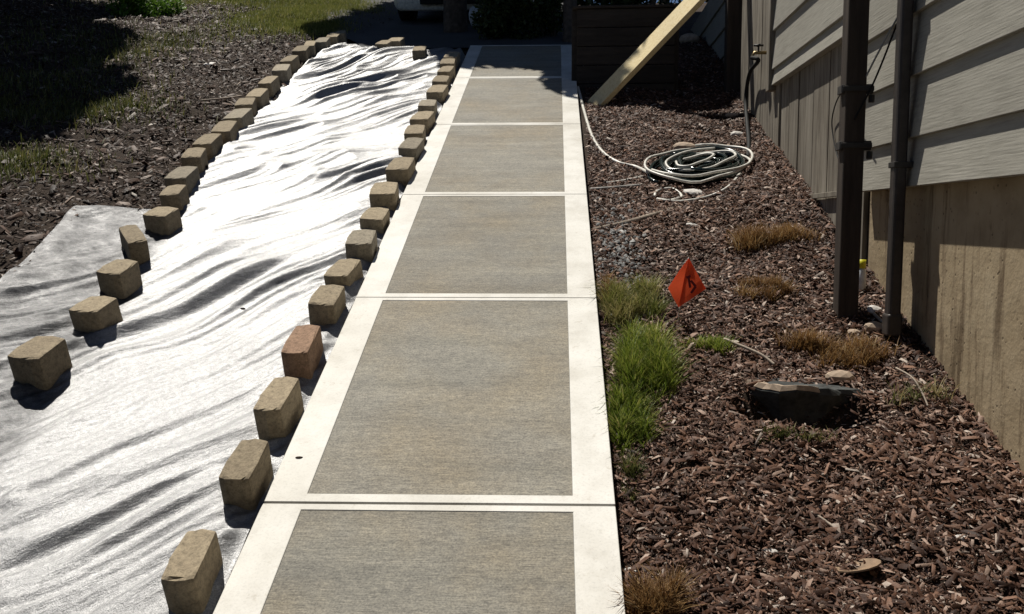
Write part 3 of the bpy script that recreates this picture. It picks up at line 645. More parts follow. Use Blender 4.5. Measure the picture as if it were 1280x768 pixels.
for i in range(len(ys) - 1):
    zb = gz(1.3, ys[i]) - 0.12; x = 1.222 + rr.uniform(-0.004, 0.004)
    mb = MB(); mb.box((x, ys[i] + 0.004, zb), (x + 0.022, ys[i + 1] - 0.004, 3.62)); hb(mb, 'wall_plank', 'weathered_plank', 0.002)
mb = MB(); a = at_x(1003, 247, 1.21); bq = at_x(1052, 240, 1.21); mb.box((1.206, bq.y - 0.2, a.z - 0.012), (1.2205, a.y, a.z + 0.012)); hb(mb, 'batten', 'weathered_plank', 0.002)
# farther wall of the house beyond the corner post
for i in range(5):
    z0 = 2.6 + i * 0.235
    hb(lap(7.15, 12.0, z0, z0 + 0.231, x=1.29), 'siding_board', 'siding_paint', 0.002)
mb = MB(); mb.box((1.35, 7.12, 2.0), (1.7, 12.0, 3.6)); hb(mb, 'wall_core', 'house_trim')

# posts, downspout, cables
p = empty('corner_post', (1.215, 6.90, gz(1.215, 6.90)), 'dark wooden post at the far end of the planked wall', 'post')
mb = MB(); mb.box((-0.06, -0.06, -0.15), (0.058, 0.06, 1.6)); mb.build('post_shaft', 'dark_post', p, bevel=0.006)
PG = Vector((1.058, 3.46, gz(1.075, 3.46)))
p = empty('gate_post', PG, 'thick dark post standing in the mulch in front of the siding', 'post')
mb = MB(); mb.box((-0.038, -0.038, -0.15), (0.038, 0.038, 2.1)); mb.build('post_shaft', 'dark_post', p, bevel=0.006)
for z in (at_depth(1060, 111, 3.42).z, at_depth(1060, 182, 3.42).z):
    mb = MB(); zz = z - PG.z; mb.box((-0.052, -0.03, zz - 0.016), (-0.0385, 0.025, zz + 0.016)); mb.box((0.0385, -0.03, zz - 0.018), (0.066, 0.025, zz + 0.018))
    mb.box((-0.052, -0.044, zz - 0.010), (0.064, -0.0385, zz + 0.010))
    mb.tube([(0.062, -0.02, zz - 0.05), (0.062, -0.02, zz - 0.02)], 0.012)
    mb.build('bracket', 'iron', p, bevel=0.004)
PD = Vector((1.158, 3.24, gz(1.152, 3.24)))
p = empty('downspout', PD, 'dark brown downspout running down the siding beside the thick post', 'downspout')
mb = MB(); mb.box((-0.022, -0.027, 0.05), (0.022, 0.027, 2.4)); mb.build('pipe', 'dark_metal', p, bevel=0.010)
mb = MB(); mb.box((-0.027, -0.032, 0.02), (0.027, 0.032, 0.10)); mb.build('outlet_collar', 'dark_metal', p, bevel=0.008)
for zz in (0.62, 1.30):
    mb = MB(); mb.box((-0.026, -0.031, zz), (0.04, 0.031, zz + 0.02)); mb.build('strap', 'iron', p, bevel=0.002)
def strand(name, pts, r, m, label, cat, group=None, n=6, k=10):
    pts = smooth_path(pts, k); o = pts[0].copy(); mb = MB(); mb.tube([q - o for q in pts], r, n)
    return tag(mb.build(name, m, None, True, loc=o), label, cat, group)
strand('cable', [at_depth(1150, -20, 3.33), at_depth(1128, 12, 3.36), at_depth(1100, 62, 3.40), at_depth(1078, 105, 3.43), at_depth(1066, 128, 3.43), at_depth(1058, 170, 3.43)], 0.0035, 'cable_grey', 'thin grey cable slanting across the thick post to its left', 'cable')
strand('cable', [at_depth(1140, -15, 3.24), at_depth(1122, 28, 3.30), at_depth(1104, 75, 3.36), at_depth(1088, 112, 3.40), at_depth(1068, 150, 3.42)], 0.0035, 'cable_black', 'thin dark cable hanging from the downspout top towards the bracket', 'cable')
strand('cable', [at_x(1062, 114, 1.12), at_x(1048, 122, 1.19), at_x(1040, 150, 1.215), at_x(1043, 180, 1.215), at_x(1050, 205, 1.20)], 0.003, 'cable_black', 'thin dark wire looping over the planks left of the thick post', 'cable')

# spigot with the black supply hose
sp = at_x(957, 66, 1.215)
p = empty('spigot', sp, 'small outdoor tap on the planked wall', 'spigot')
mb = MB(); mb.tube([(0.02, 0, 0), (-0.07, 0, 0.0), (-0.085, 0, -0.03)], 0.011); mb.build('spout', 'brass', p, True)
mb = MB(); mb.tube([(-0.045, 0, 0.0), (-0.045, 0, 0.045)], 0.006); mb.tube([(-0.045, -0.03, 0.045), (-0.045, 0.03, 0.047)], 0.007); mb.tube([(-0.075, 0, 0.045), (-0.015, 0, 0.045)], 0.007); mb.build('handle', 'iron', p, True)
cc = on_ground(872, 214); cc.z += 0.0
def gp(px, py, h=0.012): return on_ground(px, py, h)
pts = [sp + Vector((-0.085, 0, -0.03)), at_x(948, 76, 1.16), at_x(937, 92, 1.175), at_x(932, 125, 1.17), at_x(934, 155, 1.14), gp(936, 180, 0.02), gp(934, 200)]
strand('supply_hose', pts, 0.013, 'cable_black', 'black hose hanging from the tap down the planked wall', 'hose', None, 8)
# coil
CX, CY = cc.x, cc.y
def spiral(r0, r1, turns, a0, lift, seed, ecc=1.0, dx=0.0, dy=0.0, n=40):
    rr = random.Random(seed); out = []; N = int(turns * n)
    for k in range(N + 1):
        t_ = k / N; a = a0 + 2 * math.pi * turns * t_; r = r0 + (r1 - r0) * t_ + 0.012 * math.sin(2.3 * a + seed) + 0.008 * math.sin(3.7 * a)
        p_, q_ = r * math.cos(a) * 1.13, r * math.sin(a) * 0.84; ca, sa = math.cos(0.5), math.sin(0.5)
        x = CX + dx + p_ * ca - q_ * sa; y = CY + dy + p_ * sa + q_ * ca
        out.append(Vector((x, y, gz(x, y) + 0.014 + lift + 0.012 * (1 + math.sin(1.3 * a + seed)))))
    return out
hz = empty('garden_hose', (CX, CY, gz(CX, CY)), 'dark green garden hose lying in a coil on the mulch', 'hose')
mb = MB(); o = hz.location
mb.tube([q - o for q in spiral(0.05, 0.275, 9.5, 0.3, 0.0, 1, 1.05)], 0.0115, 8)
mb.build('coil', 'hose_green', hz, True)
mb = MB(); mb.tube([q - o for q in spiral(0.12, 0.255, 4, 1.8, 0.024, 5, 1.05, 0.015, 0.01)], 0.0125, 8); mb.build('upper_coil', 'hose_green', hz, True)
pts = [gp(709, 50), gp(712, 66), gp(717, 88), gp(724, 115), gp(731, 142), gp(740, 170), gp(753, 190), gp(772, 203), gp(795, 209), gp(812, 217, 0.03)]
ph = smooth_path(pts, 10)
out = spiral(0.268, 0.305, 1.7, math.radians(172), 0.032, 9, 1.06, 0.0, 0.0)
out2 = spiral(0.19, 0.165, 1.1, math.radians(400), 0.045, 11, 1.06, 0.02, 0.0)
out3 = spiral(0.10, 0.075, 0.9, math.radians(150), 0.05, 13, 1.06, -0.02, -0.02)
hp = empty('pale_hose', ph[0], 'pale cream hose snaking from the walk edge into loops over the coil', 'hose'); o = hp.location
mb = MB(); mb.tube([q - o for q in ph + out], [0.0105] * len(ph) + [0.0078] * len(out), 8); mb.build('lead', 'hose_pale', hp, True)
mb = MB(); mb.tube([q - o for q in smooth_path(out2[::4], 4)], 0.0075, 8); mb.build('inner_loop', 'hose_pale', hp, True)
mb = MB(); mb.tube([q - o for q in smooth_path(out3[::4], 4)], 0.0075, 8); mb.build('inner_loop', 'hose_pale', hp, True)
pts = [gp(818, 246), gp(822, 239), gp(840, 236), gp(852, 246), gp(835, 251), gp(822, 249), gp(850, 252), gp(885, 246), gp(910, 234), gp(926, 216)]
mb = MB(); mb.tube([q - o for q in smooth_path(pts, 8)], 0.008, 8); mb.build('loose_loop', 'hose_pale', hp, True)
strand('plastic_pipe', [gp(738, 237), gp(765, 235), gp(800, 232)], 0.009, 'cable_grey', 'short grey pipe lying from the walk edge to the hose coil', 'pipe', None, 8)
strand('stake', [gp(758, 229), gp(780, 226), gp(803, 221)], 0.007, 'hose_pale', 'pale thin tube end left of the hose coil', 'tube', None, 8)
strand('half_buried_board', [gp(742, 288, 0.0), gp(790, 277, 0.01), gp(840, 262, 0.0)], [0.018] * 21, 'stick', 'weathered half-buried edge board in the mulch below the hose coil', 'board', None, 4, 10)

# ------------------------------------------------------------------ leaning board
a = on_ground(744, 131, 0.0); top = at_depth(905, -38, a.y - 0.12)
dv = (top - a).normalized(); ln = (top - a).length * 1.15
xb = dv; yb = -(Vector((-0.62, -0.60, 0.62)) - dv * dv.dot(Vector((-0.62, -0.60, 0.62)))).normalized(); zb = xb.cross(yb)
p = empty('leaning_board', a, 'long fresh yellow timber board leaning up to the right', 'board')
mb = MB(); mb.box((-0.06, -0.02, -0.086), (ln, 0.02, 0.086)); o = mb.build('plank', 'fresh_lumber', p, bevel=0.003)
o.matrix_local = Matrix((xb, yb, zb)).transposed().to_4x4() 
# low dark fence across the top of the bed
FYY = 7.12
fn = empty('low_fence', (0.42, FYY, gz(0.42, FYY)), 'low dark board fence closing the bed behind the leaning board', 'fence'); o = fn.location
tp = at_depth(780, 11, FYY).z; bt = gz(0.42, FYY) - 0.1; k = 5; hh = (tp - bt) / k
for i in range(k):
    mb = MB(); mb.box((0.035 - o.x, -0.015, bt + i * hh - o.z + 0.003), (0.80 - o.x, 0.015 + 0.003 * (i % 2), bt + (i + 1) * hh - o.z - 0.003)); mb.build('fence_board', 'fence_wood', fn, bevel=0.003)
for x in (0.03, 0.80):
    mb = MB(); mb.box((x - 0.035 - o.x, 0.02, bt - o.z - 0.1), (x + 0.035 - o.x, 0.09, tp - o.z + 0.02)); mb.build('fence_post', 'fence_wood', fn, bevel=0.004)
mb = MB(); mb.box((0.0 - o.x, -0.03, tp - o.z + 0.001), (0.84 - o.x, 0.10, tp - o.z + 0.022)); mb.build('cap_rail', 'fence_wood', fn, bevel=0.004)

# ------------------------------------------------------------------ orange marker flag
fb = on_ground(850, 408)
FD = fb.y
fl = empty('marker_flag', fb, 'orange utility marker flag planted by the green grass clump', 'flag'); o = fl.location
A = at_depth(861, 323, FD + 0.01); B = at_depth(882.5, 361, FD - 0.035); C_ = at_depth(848, 384, FD - 0.03); D_ = at_depth(835, 360, FD + 0.02); Em = at_depth(847, 352, FD + 0.01)
def facet(pts, nu=7):
    vs = []; fs = []; a, b, c = pts; idx = {}
    for i in range(nu + 1):
        for j in range(nu + 1 - i):
            u, v = i / nu, j / nu; q = a * (1 - u - v) + b * u + c * v
            wv = 0.004 * math.sin(u * 6 + v * 4); idx[i, j] = len(vs); vs.append(q + Vector((0, wv, wv * 0.3)) - o)
    for i in range(nu):
        for j in range(nu - i):
            fs.append((idx[i, j], idx[i + 1, j], idx[i, j + 1]))
            if j < nu - i - 1: fs.append((idx[i + 1, j], idx[i + 1, j + 1], idx[i, j + 1]))
    return vs, fs
mb = MB(); mb.add(*facet((A, B, C_))); mb.add(*facet((A, C_, D_)))
fo = mb.build('flag_sheet', 'flag_orange', fl); sm = fo.modifiers.new('solid', 'SOLIDIFY'); sm.thickness = 0.0012
mb = MB(); mb.tube([Vector((0, 0, -0.05)), (C_ - o) * 0.5 + Vector((0.0, 0.02, 0)), A - o + Vector((0, 0.006, 0.004))], 0.0018, 6); mb.build('wire_stake', 'cable_grey', fl, True)
nrm = (B - A).cross(C_ - A).normalized(); nrm = nrm if nrm.y < 0 else -nrm
def fp(u, v): return A * (1 - u - v) + B * u + C_ * v + nrm * 0.0065 - o
def stroke(mb, p, q, wd=0.0085):
    d = (q - p).normalized(); s = nrm.cross(d) * wd / 2; k = nrm * 0.001
    mb.prism([p - s, p + s, q + s, q - s], [p - s + k, p + s + k, q + s + k, q - s + k])
mb = MB()
stroke(mb, fp(.08, .36), fp(.25, .22)); stroke(mb, fp(.165, .29), fp(.34, .40))          # T
stroke(mb, fp(.30, .28), fp(.56, .24)); stroke(mb, fp(.56, .24), fp(.42, .46))          # V
mb.build('handwriting', 'ink', fl)

# ------------------------------------------------------------------ stones and litter
def stone(px, py, r, m, label, name='stone', seed=0, sink=0.4, rz=0.0, cat='stone', group='stones lying in the mulch'):
    c = on_ground(px, py); o = link(name, lump(r, seed), m, loc=c + Vector((0, 0, r[2] * (1 - sink)))); o.rotation_euler = (0.3, 0, rz)
    return tag(o, label, cat, group)
# dark slab stone over the hollow
c = on_ground(1004, 489); r_ = empty('hollow_stone', (PIT[0] + 0.0, PIT[1] + 0.085, gz(PIT[0] - 0.03, PIT[1] + 0.19) - 0.012), 'dark slate stone with pale top edge over a hollow', 'stone')
import bmesh
from mathutils import noise as mnoise
bm = bmesh.new(); nn = 26; rings = []
for lev, (k, dz, fy) in enumerate([(0.55, 0.012, 0), (0.88, 0.010, 0), (1.0, -0.006, 0), (0.97, -0.030, 0.008), (0.86, -0.075, 0.022), (0.8, -0.13, 0.03)]):
    ring = []
    for q_ in range(nn):
        a_ = 2 * math.pi * q_ / nn; rad = 1 + 0.16 * math.sin(3 * a_ + 1) + 0.09 * math.sin(7 * a_ + 2) + random.uniform(-0.035, 0.035)
        x, y = 0.185 * k * rad * math.cos(a_), 0.066 * k * rad * math.sin(a_)
        ring.append(bm.verts.new((x, y + (fy if y < 0 else 0), dz - 0.10 * max(x, -0.02) + 0.05 * y + random.uniform(-0.004, 0.004))))
    rings.append(ring)
bm.faces.new(rings[0])
for a_, b_ in zip(rings[:-1], rings[1:]):
    for q_ in range(nn): bm.faces.new((a_[q_], b_[q_], b_[(q_ + 1) % nn], a_[(q_ + 1) % nn]))
edge_strip = [[rings[lv][q_].co.copy() for q_ in range(11, 22)] for lv in (0, 1, 2)]
bmesh.ops.recalc_face_normals(bm, faces=bm.faces); me = bpy.data.meshes.new('slab'); bm.to_mesh(me); bm.free()
link('slab', me, 'slate_stone', r_, (0, 0.02, -0.012))
mb = MB(); n_ = len(edge_strip[0]); up_ = Vector((0, -0.001, 0.003)); low_ = []
for k in range(n_):
    wv = 0.25 + 0.3 * math.sin(k * 1.9) ** 2
    low_.append((edge_strip[1][k].lerp(edge_strip[0][k], wv) + up_, edge_strip[1][k] + up_ * 1.4, edge_strip[1][k].lerp(edge_strip[2][k], 0.8) + up_))
mb.add([p_ for tr_ in low_ for p_ in tr_], [(3 * k + j_, 3 * k + j_ + 1, 3 * k + j_ + 4, 3 * k + j_ + 3) for k in range(n_ - 1) for j_ in (0, 1)])
eo = mb.build('pale_edge', 'tan_stone', r_, loc=(0, 0.02, -0.012)); eo.modifiers.new('solid', 'SOLIDIFY').thickness = 0.004
stone(1050, 476, (0.055, 0.03, 0.022), 'tan_stone', 'pale tan stone on the right shoulder of the dark slate stone', seed=3, rz=0.2)
stone(1093, 415, (0.040, 0.03, 0.024), 'tan_stone', 'rounded tan stone behind the rusty tuft', seed=4)
stone(1068, 420, (0.028, 0.022, 0.018), 'tan_stone', 'smaller tan stone left of the rounded tan stone', seed=14)
stone(1092, 392, (0.03, 0.022, 0.02), 'pale_stone', 'grey white stone at the foot of the downspout', seed=5)
stone(867, 243, (0.070, 0.045, 0.018), 'pale_stone', 'flat white stone inside the loose pale hose loop', seed=6, rz=0.4)
stone(856, 187, (0.085, 0.06, 0.030), 'tan_stone', 'pinkish tan rock at the upper edge of the hose coil', seed=7, rz=0.1)
stone(921, 171, (0.055, 0.03, 0.022), 'pale_stone', 'white flat stone between hose coil and planked wall', seed=8, rz=0.5)
stone(916, 147, (0.06, 0.03, 0.020), 'tan_stone', 'pink flat stone above the white one by the planked wall', seed=9, rz=0.2)
stone(864, 284, (0.045, 0.022, 0.012), 'pale_stone', 'small white flake below the hose coil', seed=10, rz=0.5)
stone(776, 293, (0.020, 0.018, 0.014), 'pale_stone', 'small white pebble in the grey gravel by the walk', seed=11)
stone(862, 54, (0.10, 0.07, 0.06), 'tan_stone', 'rounded rock in the shade behind the leaning board', seed=12)
stone(885, 52, (0.05, 0.04, 0.03), 'slate_stone', 'dark rough rock beside the rounded rock in the shade', seed=22)
stone(262, 82, (0.065, 0.05, 0.015), 'pale_stone', 'white flat stone lying on the left mulch bank', seed=15, sink=0.2)
stone(266, 33, (0.045, 0.03, 0.012), 'pale_stone', 'smaller white flake high on the left mulch bank', seed=16, sink=0.2)
stone(1004, 576, (0.012, 0.009, 0.006), 'pale_stone', 'tiny white pebble in front of the stone hollow', seed=17)
stone(1201, 675, (0.018, 0.012, 0.007), 'pale_stone', 'small white chip low in the right bed', seed=18)
stone(962, 691, (0.022, 0.010, 0.006), 'pale_stone', 'small white chip left of the round dry leaf', seed=19)
stone(788, 716, (0.02, 0.012, 0.008), 'pale_stone', 'white pebble at the lower walk edge', seed=20)
# round dry leaf / shell-shaped bark
c = on_ground(1072, 712, 0.012); mb = MB(); n = 14
vs = [(0, 0, 0)] + [(0.055 * math.cos(2 * math.pi * k / n), 0.042 * math.sin(2 * math.pi * k / n), 0.012 + 0.014 * math.cos(2 * math.pi * k / n + 0.3)) for k in range(n)]
mb.add(vs, [(0, 1 + k, 1 + (k + 1) % n) for k in range(n)]); lf = mb.build('dry_leaf', 'dry_leaf', None, loc=c); lf.modifiers.new('solid', 'SOLIDIFY').thickness = 0.004
tag(lf, 'curled round tan leaf lying on the lower right mulch', 'leaf')
strand('twig', [gp(905, 424, 0.03), gp(930, 434, 0.035), gp(952, 444, 0.03), gp(968, 456, 0.02)], 0.0055, 'stick', 'bare pale twig right of the green grass clump', 'twig', None, 6)
strand('twig', [gp(1015, 640, 0.02), gp(1030, 650, 0.022), gp(1046, 662, 0.018)], 0.0035, 'stick', 'short thin twig lying in front of the hollow', 'twig', None, 6)
strand('twig', [gp(1120, 460, 0.05), gp(1140, 472, 0.06), gp(1152, 490, 0.04), gp(1160, 508, 0.02)], 0.003, 'stick', 'thin arched twig near the foundation', 'twig', None, 6)
strand('root', [gp(1092, 392, 0.02), gp(1106, 404, 0.02), gp(1122, 408, 0.03), gp(1131, 399, 0.05)], 0.006, 'stick', 'curved root at the foot of the downspout', 'root', None, 6)
strand('twig', [gp(250, 126, 0.02), gp(280, 123, 0.03), gp(302, 120, 0.02)], 0.006, 'stick', 'thin twig on the left mulch bank beside the blocks', 'twig', None, 6)
# bits on walk and fabric
def flake(px, py, r, m, label, name, cat):
    c = on_plane(px, py, 0.001); o = link(name, lump(r, int(px)), m, loc=c); return tag(o, label, cat)
flake(374, 572, (0.012, 0.006, 0.003), 'soil', 'dark bark crumb on the white left border of the walk', 'bark_crumb', 'bark crumb')
c = on_plane(304, 386, 0.0); o = link('bark_crumb', lump((0.013, 0.005, 0.005), 77), 'soil', loc=c); tag(o, 'dark bark crumb lying on the silver fabric', 'bark crumb')
# bottle behind the post
bt_ = on_ground(1086, 372); bt_ = at_depth(1077, 345, 3.62); bt_.z = gz(bt_.x, 3.62)
p = empty('bottle', bt_, 'white bottle with yellow cap tucked behind the thick post', 'bottle')
hb_ = at_depth(1083, 336, 3.6).z - bt_.z
mb = MB(); mb.tube([(0, 0, -0.02), (0, 0, hb_ - 0.05), (0, 0, hb_ - 0.01), (0, 0, hb_)], [0.018, 0.018, 0.016, 0.011], 12); mb.build('body', 'white_plastic', p, True)
mb = MB(); mb.tube([(0, 0, hb_ + 0.001), (0, 0, hb_ + 0.035)], 0.015, 12); mb.build('cap', 'yellow_plastic', p, True)

# ------------------------------------------------------------------ background: trees, hedge, car
def tree(name, base, label, trunk_top, r0, crown, n, size, group=None, m='leaf', flat=0.6):
    b = Vector(base); p = empty(name, b, label, 'tree', group)
    mb = MB(); tt = Vector(trunk_top) - b
    pts = smooth_path([Vector((0, 0, -0.2)), tt * 0.35 + Vector((0.04, 0.02, 0)), tt * 0.7 + Vector((-0.05, 0.03, 0)), tt], 4)
    mb.tube(pts, [r0 * (1.25 - 0.8 * k / (len(pts) - 1)) for k in range(len(pts))], 10); mb.build('trunk', 'bark', p, True)
    for c, r in crown[:7]:
        mb = MB(); e = Vector(c) - b; s = tt * random.uniform(0.55, 0.9); mb.tube(smooth_path([s, (s + e) / 2 + Vector((0, 0, 0.15)), e], 3), [r0 * 0.4 * (1 - 0.12 * k) for k in range(7)], 6); mb.build('limb', 'bark', p, True)
    link('crown', leaf_cloud('crown', [Vector(c) - b for c, r in crown], [r for c, r in crown], n, size, flat=flat), m, p)
def clumps(center, R, k, r, seed):
    q = random.Random(seed); out = []
    while len(out) < k:
        d = Vector((q.uniform(-1, 1), q.uniform(-1, 1), q.uniform(-1, 1)))
        if d.length > 1: continue
        s = q.uniform(0.75, 1.25) * r; out.append((Vector(center) + Vector((d.x * R[0], d.y * R[1], d.z * R[2])), (s, s, s * 0.8)))
    return out
def canopy(x0, x1, yb, y1, t, r, step, seed):
    """clumps of a wide crown that stands up the sun's direction from the ground between yb(x) and y1"""
    q = random.Random(seed); out = []
    for x in np.arange(x0, x1, step):
        for y in np.arange(yb(x) + r * 0.75, y1, step):
            c = Vector((x + q.uniform(-.12, .12) * step, y + q.uniform(-.05, .12) * step, float(P(y)))) + SUN * (t + q.uniform(0, 1.3)); rr_ = r * q.uniform(0.85, 1.15)
            out.append((c, (rr_, rr_, rr_ * 0.75)))
    q.shuffle(out); return out
t1 = at_depth(570, 27, 10.0); z1 = gz(t1.x, 10.0)
cr = canopy(-2.35, -0.35, lambda x: float(np.interp(x, [-2.6, -1.2, -0.85, 0], [9.0, 8.7, 7.85, 7.45])), 13.5, 4.4, 0.5, 0.52, 1)
tree('shade_tree', (t1.x, 10.0, z1), 'broad tree whose brown trunk stands before the silver car', (t1.x - 0.3, 10.4, z1 + 3.9), 0.115, cr, 900, 0.19, 'trees at the top of the slope')
t2 = at_depth(713, 48, 8.85); z2 = gz(t2.x, 8.85)
cr = canopy(-0.2, 2.6, lambda x: float(np.interp(x, [-0.2, 0.02, 0.2, 1.3], [7.55, 7.4, 6.72, 6.75])), 12.5, 4.0, 0.45, 0.48, 2)
tree('slim_tree', (t2.x, 8.85, z2), 'slim dark trunked tree at the right end of the walk', (t2.x - 0.2, 9.2, z2 + 3.2), 0.062, cr, 900, 0.18, 'trees at the top of the slope')
cr = canopy(-9.5, -3.2, lambda x: float(np.interp(-x, [3.2, 4.25, 6.1, 6.2], [5.0, 5.05, 5.1, 5.1])) + max(0, (x + 3.2)) * 4, 13.5, 5.2, 0.7, 0.8, 3)
cr = [c for c in cr if c[0].x - SUN.x * 5.8 < np.interp(c[0].y - SUN.y * 5.8, [6.2, 8.2, 9.6, 11.5, 14], [-3.3, -4.3, -5.1, -6.8, -8.4]) - 0.32]
tree('dark_tree', (-8.6, 11.5, gz(-8.6, 11.5)), 'dense tree shading the upper left of the bank', (-8.4, 11.5, gz(-8.6, 11.5) + 4.2), 0.2, cr, 900, 0.27, 'trees at the top of the slope')
# hedge
h0 = on_ground(655, 50); hd = empty('hedge', (-0.48, 9.15, gz(-0.48, 9.15)), 'dark leafy hedge closing off the top of the walk', 'hedge'); o = hd.location
cl = []
q = random.Random(8)
for k in range(34): cl.append((Vector((q.uniform(-0.42, 0.33), q.uniform(-0.1, 0.35), q.uniform(0.02, 1.35))), (0.17, 0.17, 0.17)))
link('foliage', leaf_cloud('foliage', [c for c, r in cl], [r for c, r in cl], 420, 0.055), 'leaf', hd)
mb = MB()
for k in range(7): x = q.uniform(-0.35, 0.3); mb.tube([(x, 0.1, -0.1), (x + q.uniform(-.1, .1), 0.12, 0.5), (x + q.uniform(-.2, .2), 0.1, 1.1)], [0.015, 0.012, 0.006], 6)
mb.build('stems', 'bark', hd, True)
bh = empty('evergreen_bush', (0.65, 9.6, gz(0.65, 9.6)), 'dark evergreen bush in the shade behind the low fence', 'bush')
cl = [(Vector((q.uniform(-0.6, 0.55), q.uniform(-0.3, 0.5), q.uniform(0.15, 1.5))), (0.26, 0.26, 0.24)) for k in range(34)]
link('foliage', leaf_cloud('foliage', [c for c, r in cl], [r for c, r in cl], 260, 0.08), 'leaf', bh)
mb = MB()
for k in range(5): x = q.uniform(-0.4, 0.4); mb.tube([(x * 0.4, 0.1, -0.1), (x * 0.8, 0.12, 0.6), (x, 0.1, 1.3)], [0.02, 0.015, 0.008], 6)
mb.build('stems', 'bark', bh, True)
# bright shrub at the top left
s0 = on_ground(176, 24); sb = empty('bright_shrub', s0, 'bright green sunlit shrub at the top of the mulch bank', 'shrub')
cl = [(Vector((q.uniform(-0.22, 0.25), q.uniform(-0.3, 0.5), q.uniform(0.0, 0.36))), (0.15, 0.15, 0.13)) for k in range(18)]
link('foliage', leaf_cloud('foliage', [c for c, r in cl], [r for c, r in cl], 260, 0.05, 0.5), 'bright_leaf', sb)
mb = MB()
for k in range(5): x = q.uniform(-0.2, 0.2); mb.tube([(x, 0, -0.05), (x * 1.2, 0.05, 0.3)], [0.012, 0.006], 6)
mb.build('stems', 'bark', sb, True)
for i, (x, y, R_, lab) in enumerate([(-3.5, -7.0, 2.2, 'unseen leafy tree added to block sky light downhill of the walk, left of its line'), (1.5, -8.0, 2.4, 'unseen leafy tree added to block sky light downhill at the foot of the walk'), (-8.0, -3.0, 2.2, 'unseen leafy tree added to block sky light downhill on the left'), (-11.5, 3.5, 2.0, 'unseen leafy tree added to block sky light left of the mulch bank')]):  # unseen trees, added to cut sky light on block fronts and house wall
    z = gz(x, y); tree('sky_block_tree', (x, y, z), lab, (x, y, z + 3.2), 0.17, clumps((x, y, z + 3.4), (R_, 1.6, 2.9), 26, 1.15, 70 + i), 330, 0.3, 'unseen trees added to block sky light')
# far trees hiding the horizon
for i, (x, y, s) in enumerate([(-7, 24, 1), (-2.2, 26, 1.1), (2.5, 25, 1), (7, 27, 1.2), (-13, 25, 1.2), (-19, 24, 1.1), (13, 26, 1.1)]):
    z = gz(x, y); tree('far_tree', (x, y, z), ['dark green tree far beyond the driveway, behind the car roof', 'tall dark green tree far beyond the driveway, behind the brown trunk', 'dark green tree far beyond the driveway, behind the evergreen bush', 'far green tree behind the house eave', 'far green tree beyond the left lawn', 'outermost far green tree on the left', 'outermost far green tree on the right'][i], (x, y, z + 3 * s), 0.16 * s, clumps((x, y, z + 3.2 * s), (2.2 * s, 1.5, 2.4 * s), 16, 1.2 * s, 40 + i), 320, 0.26, 'trees far beyond the driveway')

# parked car seen by its front bumper
cp = at_depth(490, 24, 11.0); CXc = cp.x + 0.86
car = empty('parked_car', (CXc, 11.1, gz(CXc, 11.1) + 0.03), 'silver car parked at the top of the driveway', 'car')
car.rotation_euler = (math.atan(0.30), 0, 0)
import bmesh
prof = [(0.0, 0.16), (-0.03, 0.30), (0.0, 0.50), (0.06, 0.66), (0.9, 0.86), (1.55, 1.32), (2.9, 1.38), (3.9, 0.98), (4.15, 0.90), (4.2, 0.45), (4.12, 0.2), (3.7, 0.16), (0.5, 0.14)]
bm = bmesh.new(); rows = []
for x, wq, ins in [(-0.87, 0.0, 0.22), (-0.80, 0.0, 0.05), (-0.4, 0, -0.03), (0, 0, -0.05), (0.4, 0, -0.03), (0.80, 0, 0.05), (0.87, 0, 0.22)]:
    row = []
    for (y, z) in prof:
        fr = ins if y < 2 else -ins
        xx = x * (0.86 if z > 1.0 else 1.0); row.append(bm.verts.new((xx, y + fr * (0.9 if z < 0.9 else 0.3), z + (0.04 if abs(x) > 0.85 and z < 0.2 else 0))))
    rows.append(row)
for a_, b_ in zip(rows[:-1], rows[1:]):
    for k in range(len(prof)): bm.faces.new((a_[k], b_[k], b_[(k + 1) % len(prof)], a_[(k + 1) % len(prof)]))
bm.faces.new(rows[0]); bm.faces.new(rows[-1][::-1]); bmesh.ops.recalc_face_normals(bm, faces=bm.faces)
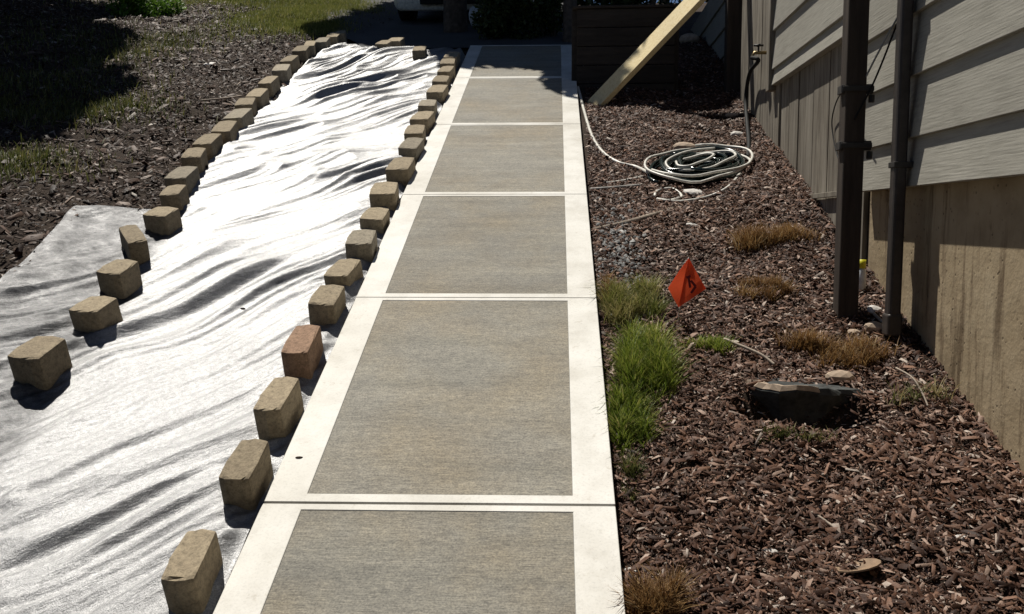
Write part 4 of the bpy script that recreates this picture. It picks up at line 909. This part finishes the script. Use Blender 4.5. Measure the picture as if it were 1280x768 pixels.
me = bpy.data.meshes.new('body'); bm.to_mesh(me); bm.free(); me.shade_smooth()
bo = link('body', me, 'car_paint', car); bv = bo.modifiers.new('bevel', 'BEVEL'); bv.width = 0.03; bv.segments = 2
for sx in (-1, 1):
    for y in (0.75, 3.35):
        wh = bpy.data.objects.new('wheel', None); COL.objects.link(wh); wh.parent = car; wh.location = (sx * 0.80, y, 0.31)
        mb = MB(); mb.tube([(-0.1, 0, 0), (-0.09, 0, 0), (0.09, 0, 0), (0.1, 0, 0)], [0.28, 0.31, 0.31, 0.28], 20); mb.build('tyre', 'rubber', wh, True)
        mb = MB(); mb.tube([(sx * 0.101, 0, 0), (sx * 0.112, 0, 0)], [0.2, 0.17], 14); mb.build('rim', 'cable_grey', wh)
    mb = MB(); mb.prism([(sx * 0.52, -0.03, 0.52), (sx * 0.80, 0.10, 0.52), (sx * 0.80, 0.14, 0.66), (sx * 0.52, 0.02, 0.64)], [(sx * 0.52, 0.1, 0.52), (sx * 0.80, 0.22, 0.52), (sx * 0.80, 0.25, 0.66), (sx * 0.52, 0.14, 0.64)]); mb.build('headlight', 'lamp_glass', car, bevel=0.01)
mb = MB(); mb.box((-0.42, -0.105, 0.46), (0.42, -0.02, 0.60)); mb.build('grille', 'rubber', car, bevel=0.01)
mb = MB(); mb.box((-0.5, -0.105, 0.24), (0.5, -0.03, 0.34)); mb.build('lower_intake', 'rubber', car, bevel=0.01)
mb = MB(); mb.prism([(-0.62, 0.93, 0.90), (0.62, 0.93, 0.90), (0.58, 1.50, 1.30), (-0.58, 1.50, 1.30)], [(-0.62, 0.98, 0.87), (0.62, 0.98, 0.87), (0.58, 1.55, 1.27), (-0.58, 1.55, 1.27)]); mb.build('windscreen', 'car_glass', car)
# white sack by the tree
bs = on_ground(594, 36); me = lump((0.075, 0.05, 0.14), 31, 3, rough=0.35)
o = link('sack', me, 'white_plastic', loc=bs + Vector((0, 0, 0.12))); o.rotation_euler = (0, -0.25, 0.4); tag(o, 'white plastic sack standing between trunk and hedge', 'sack')
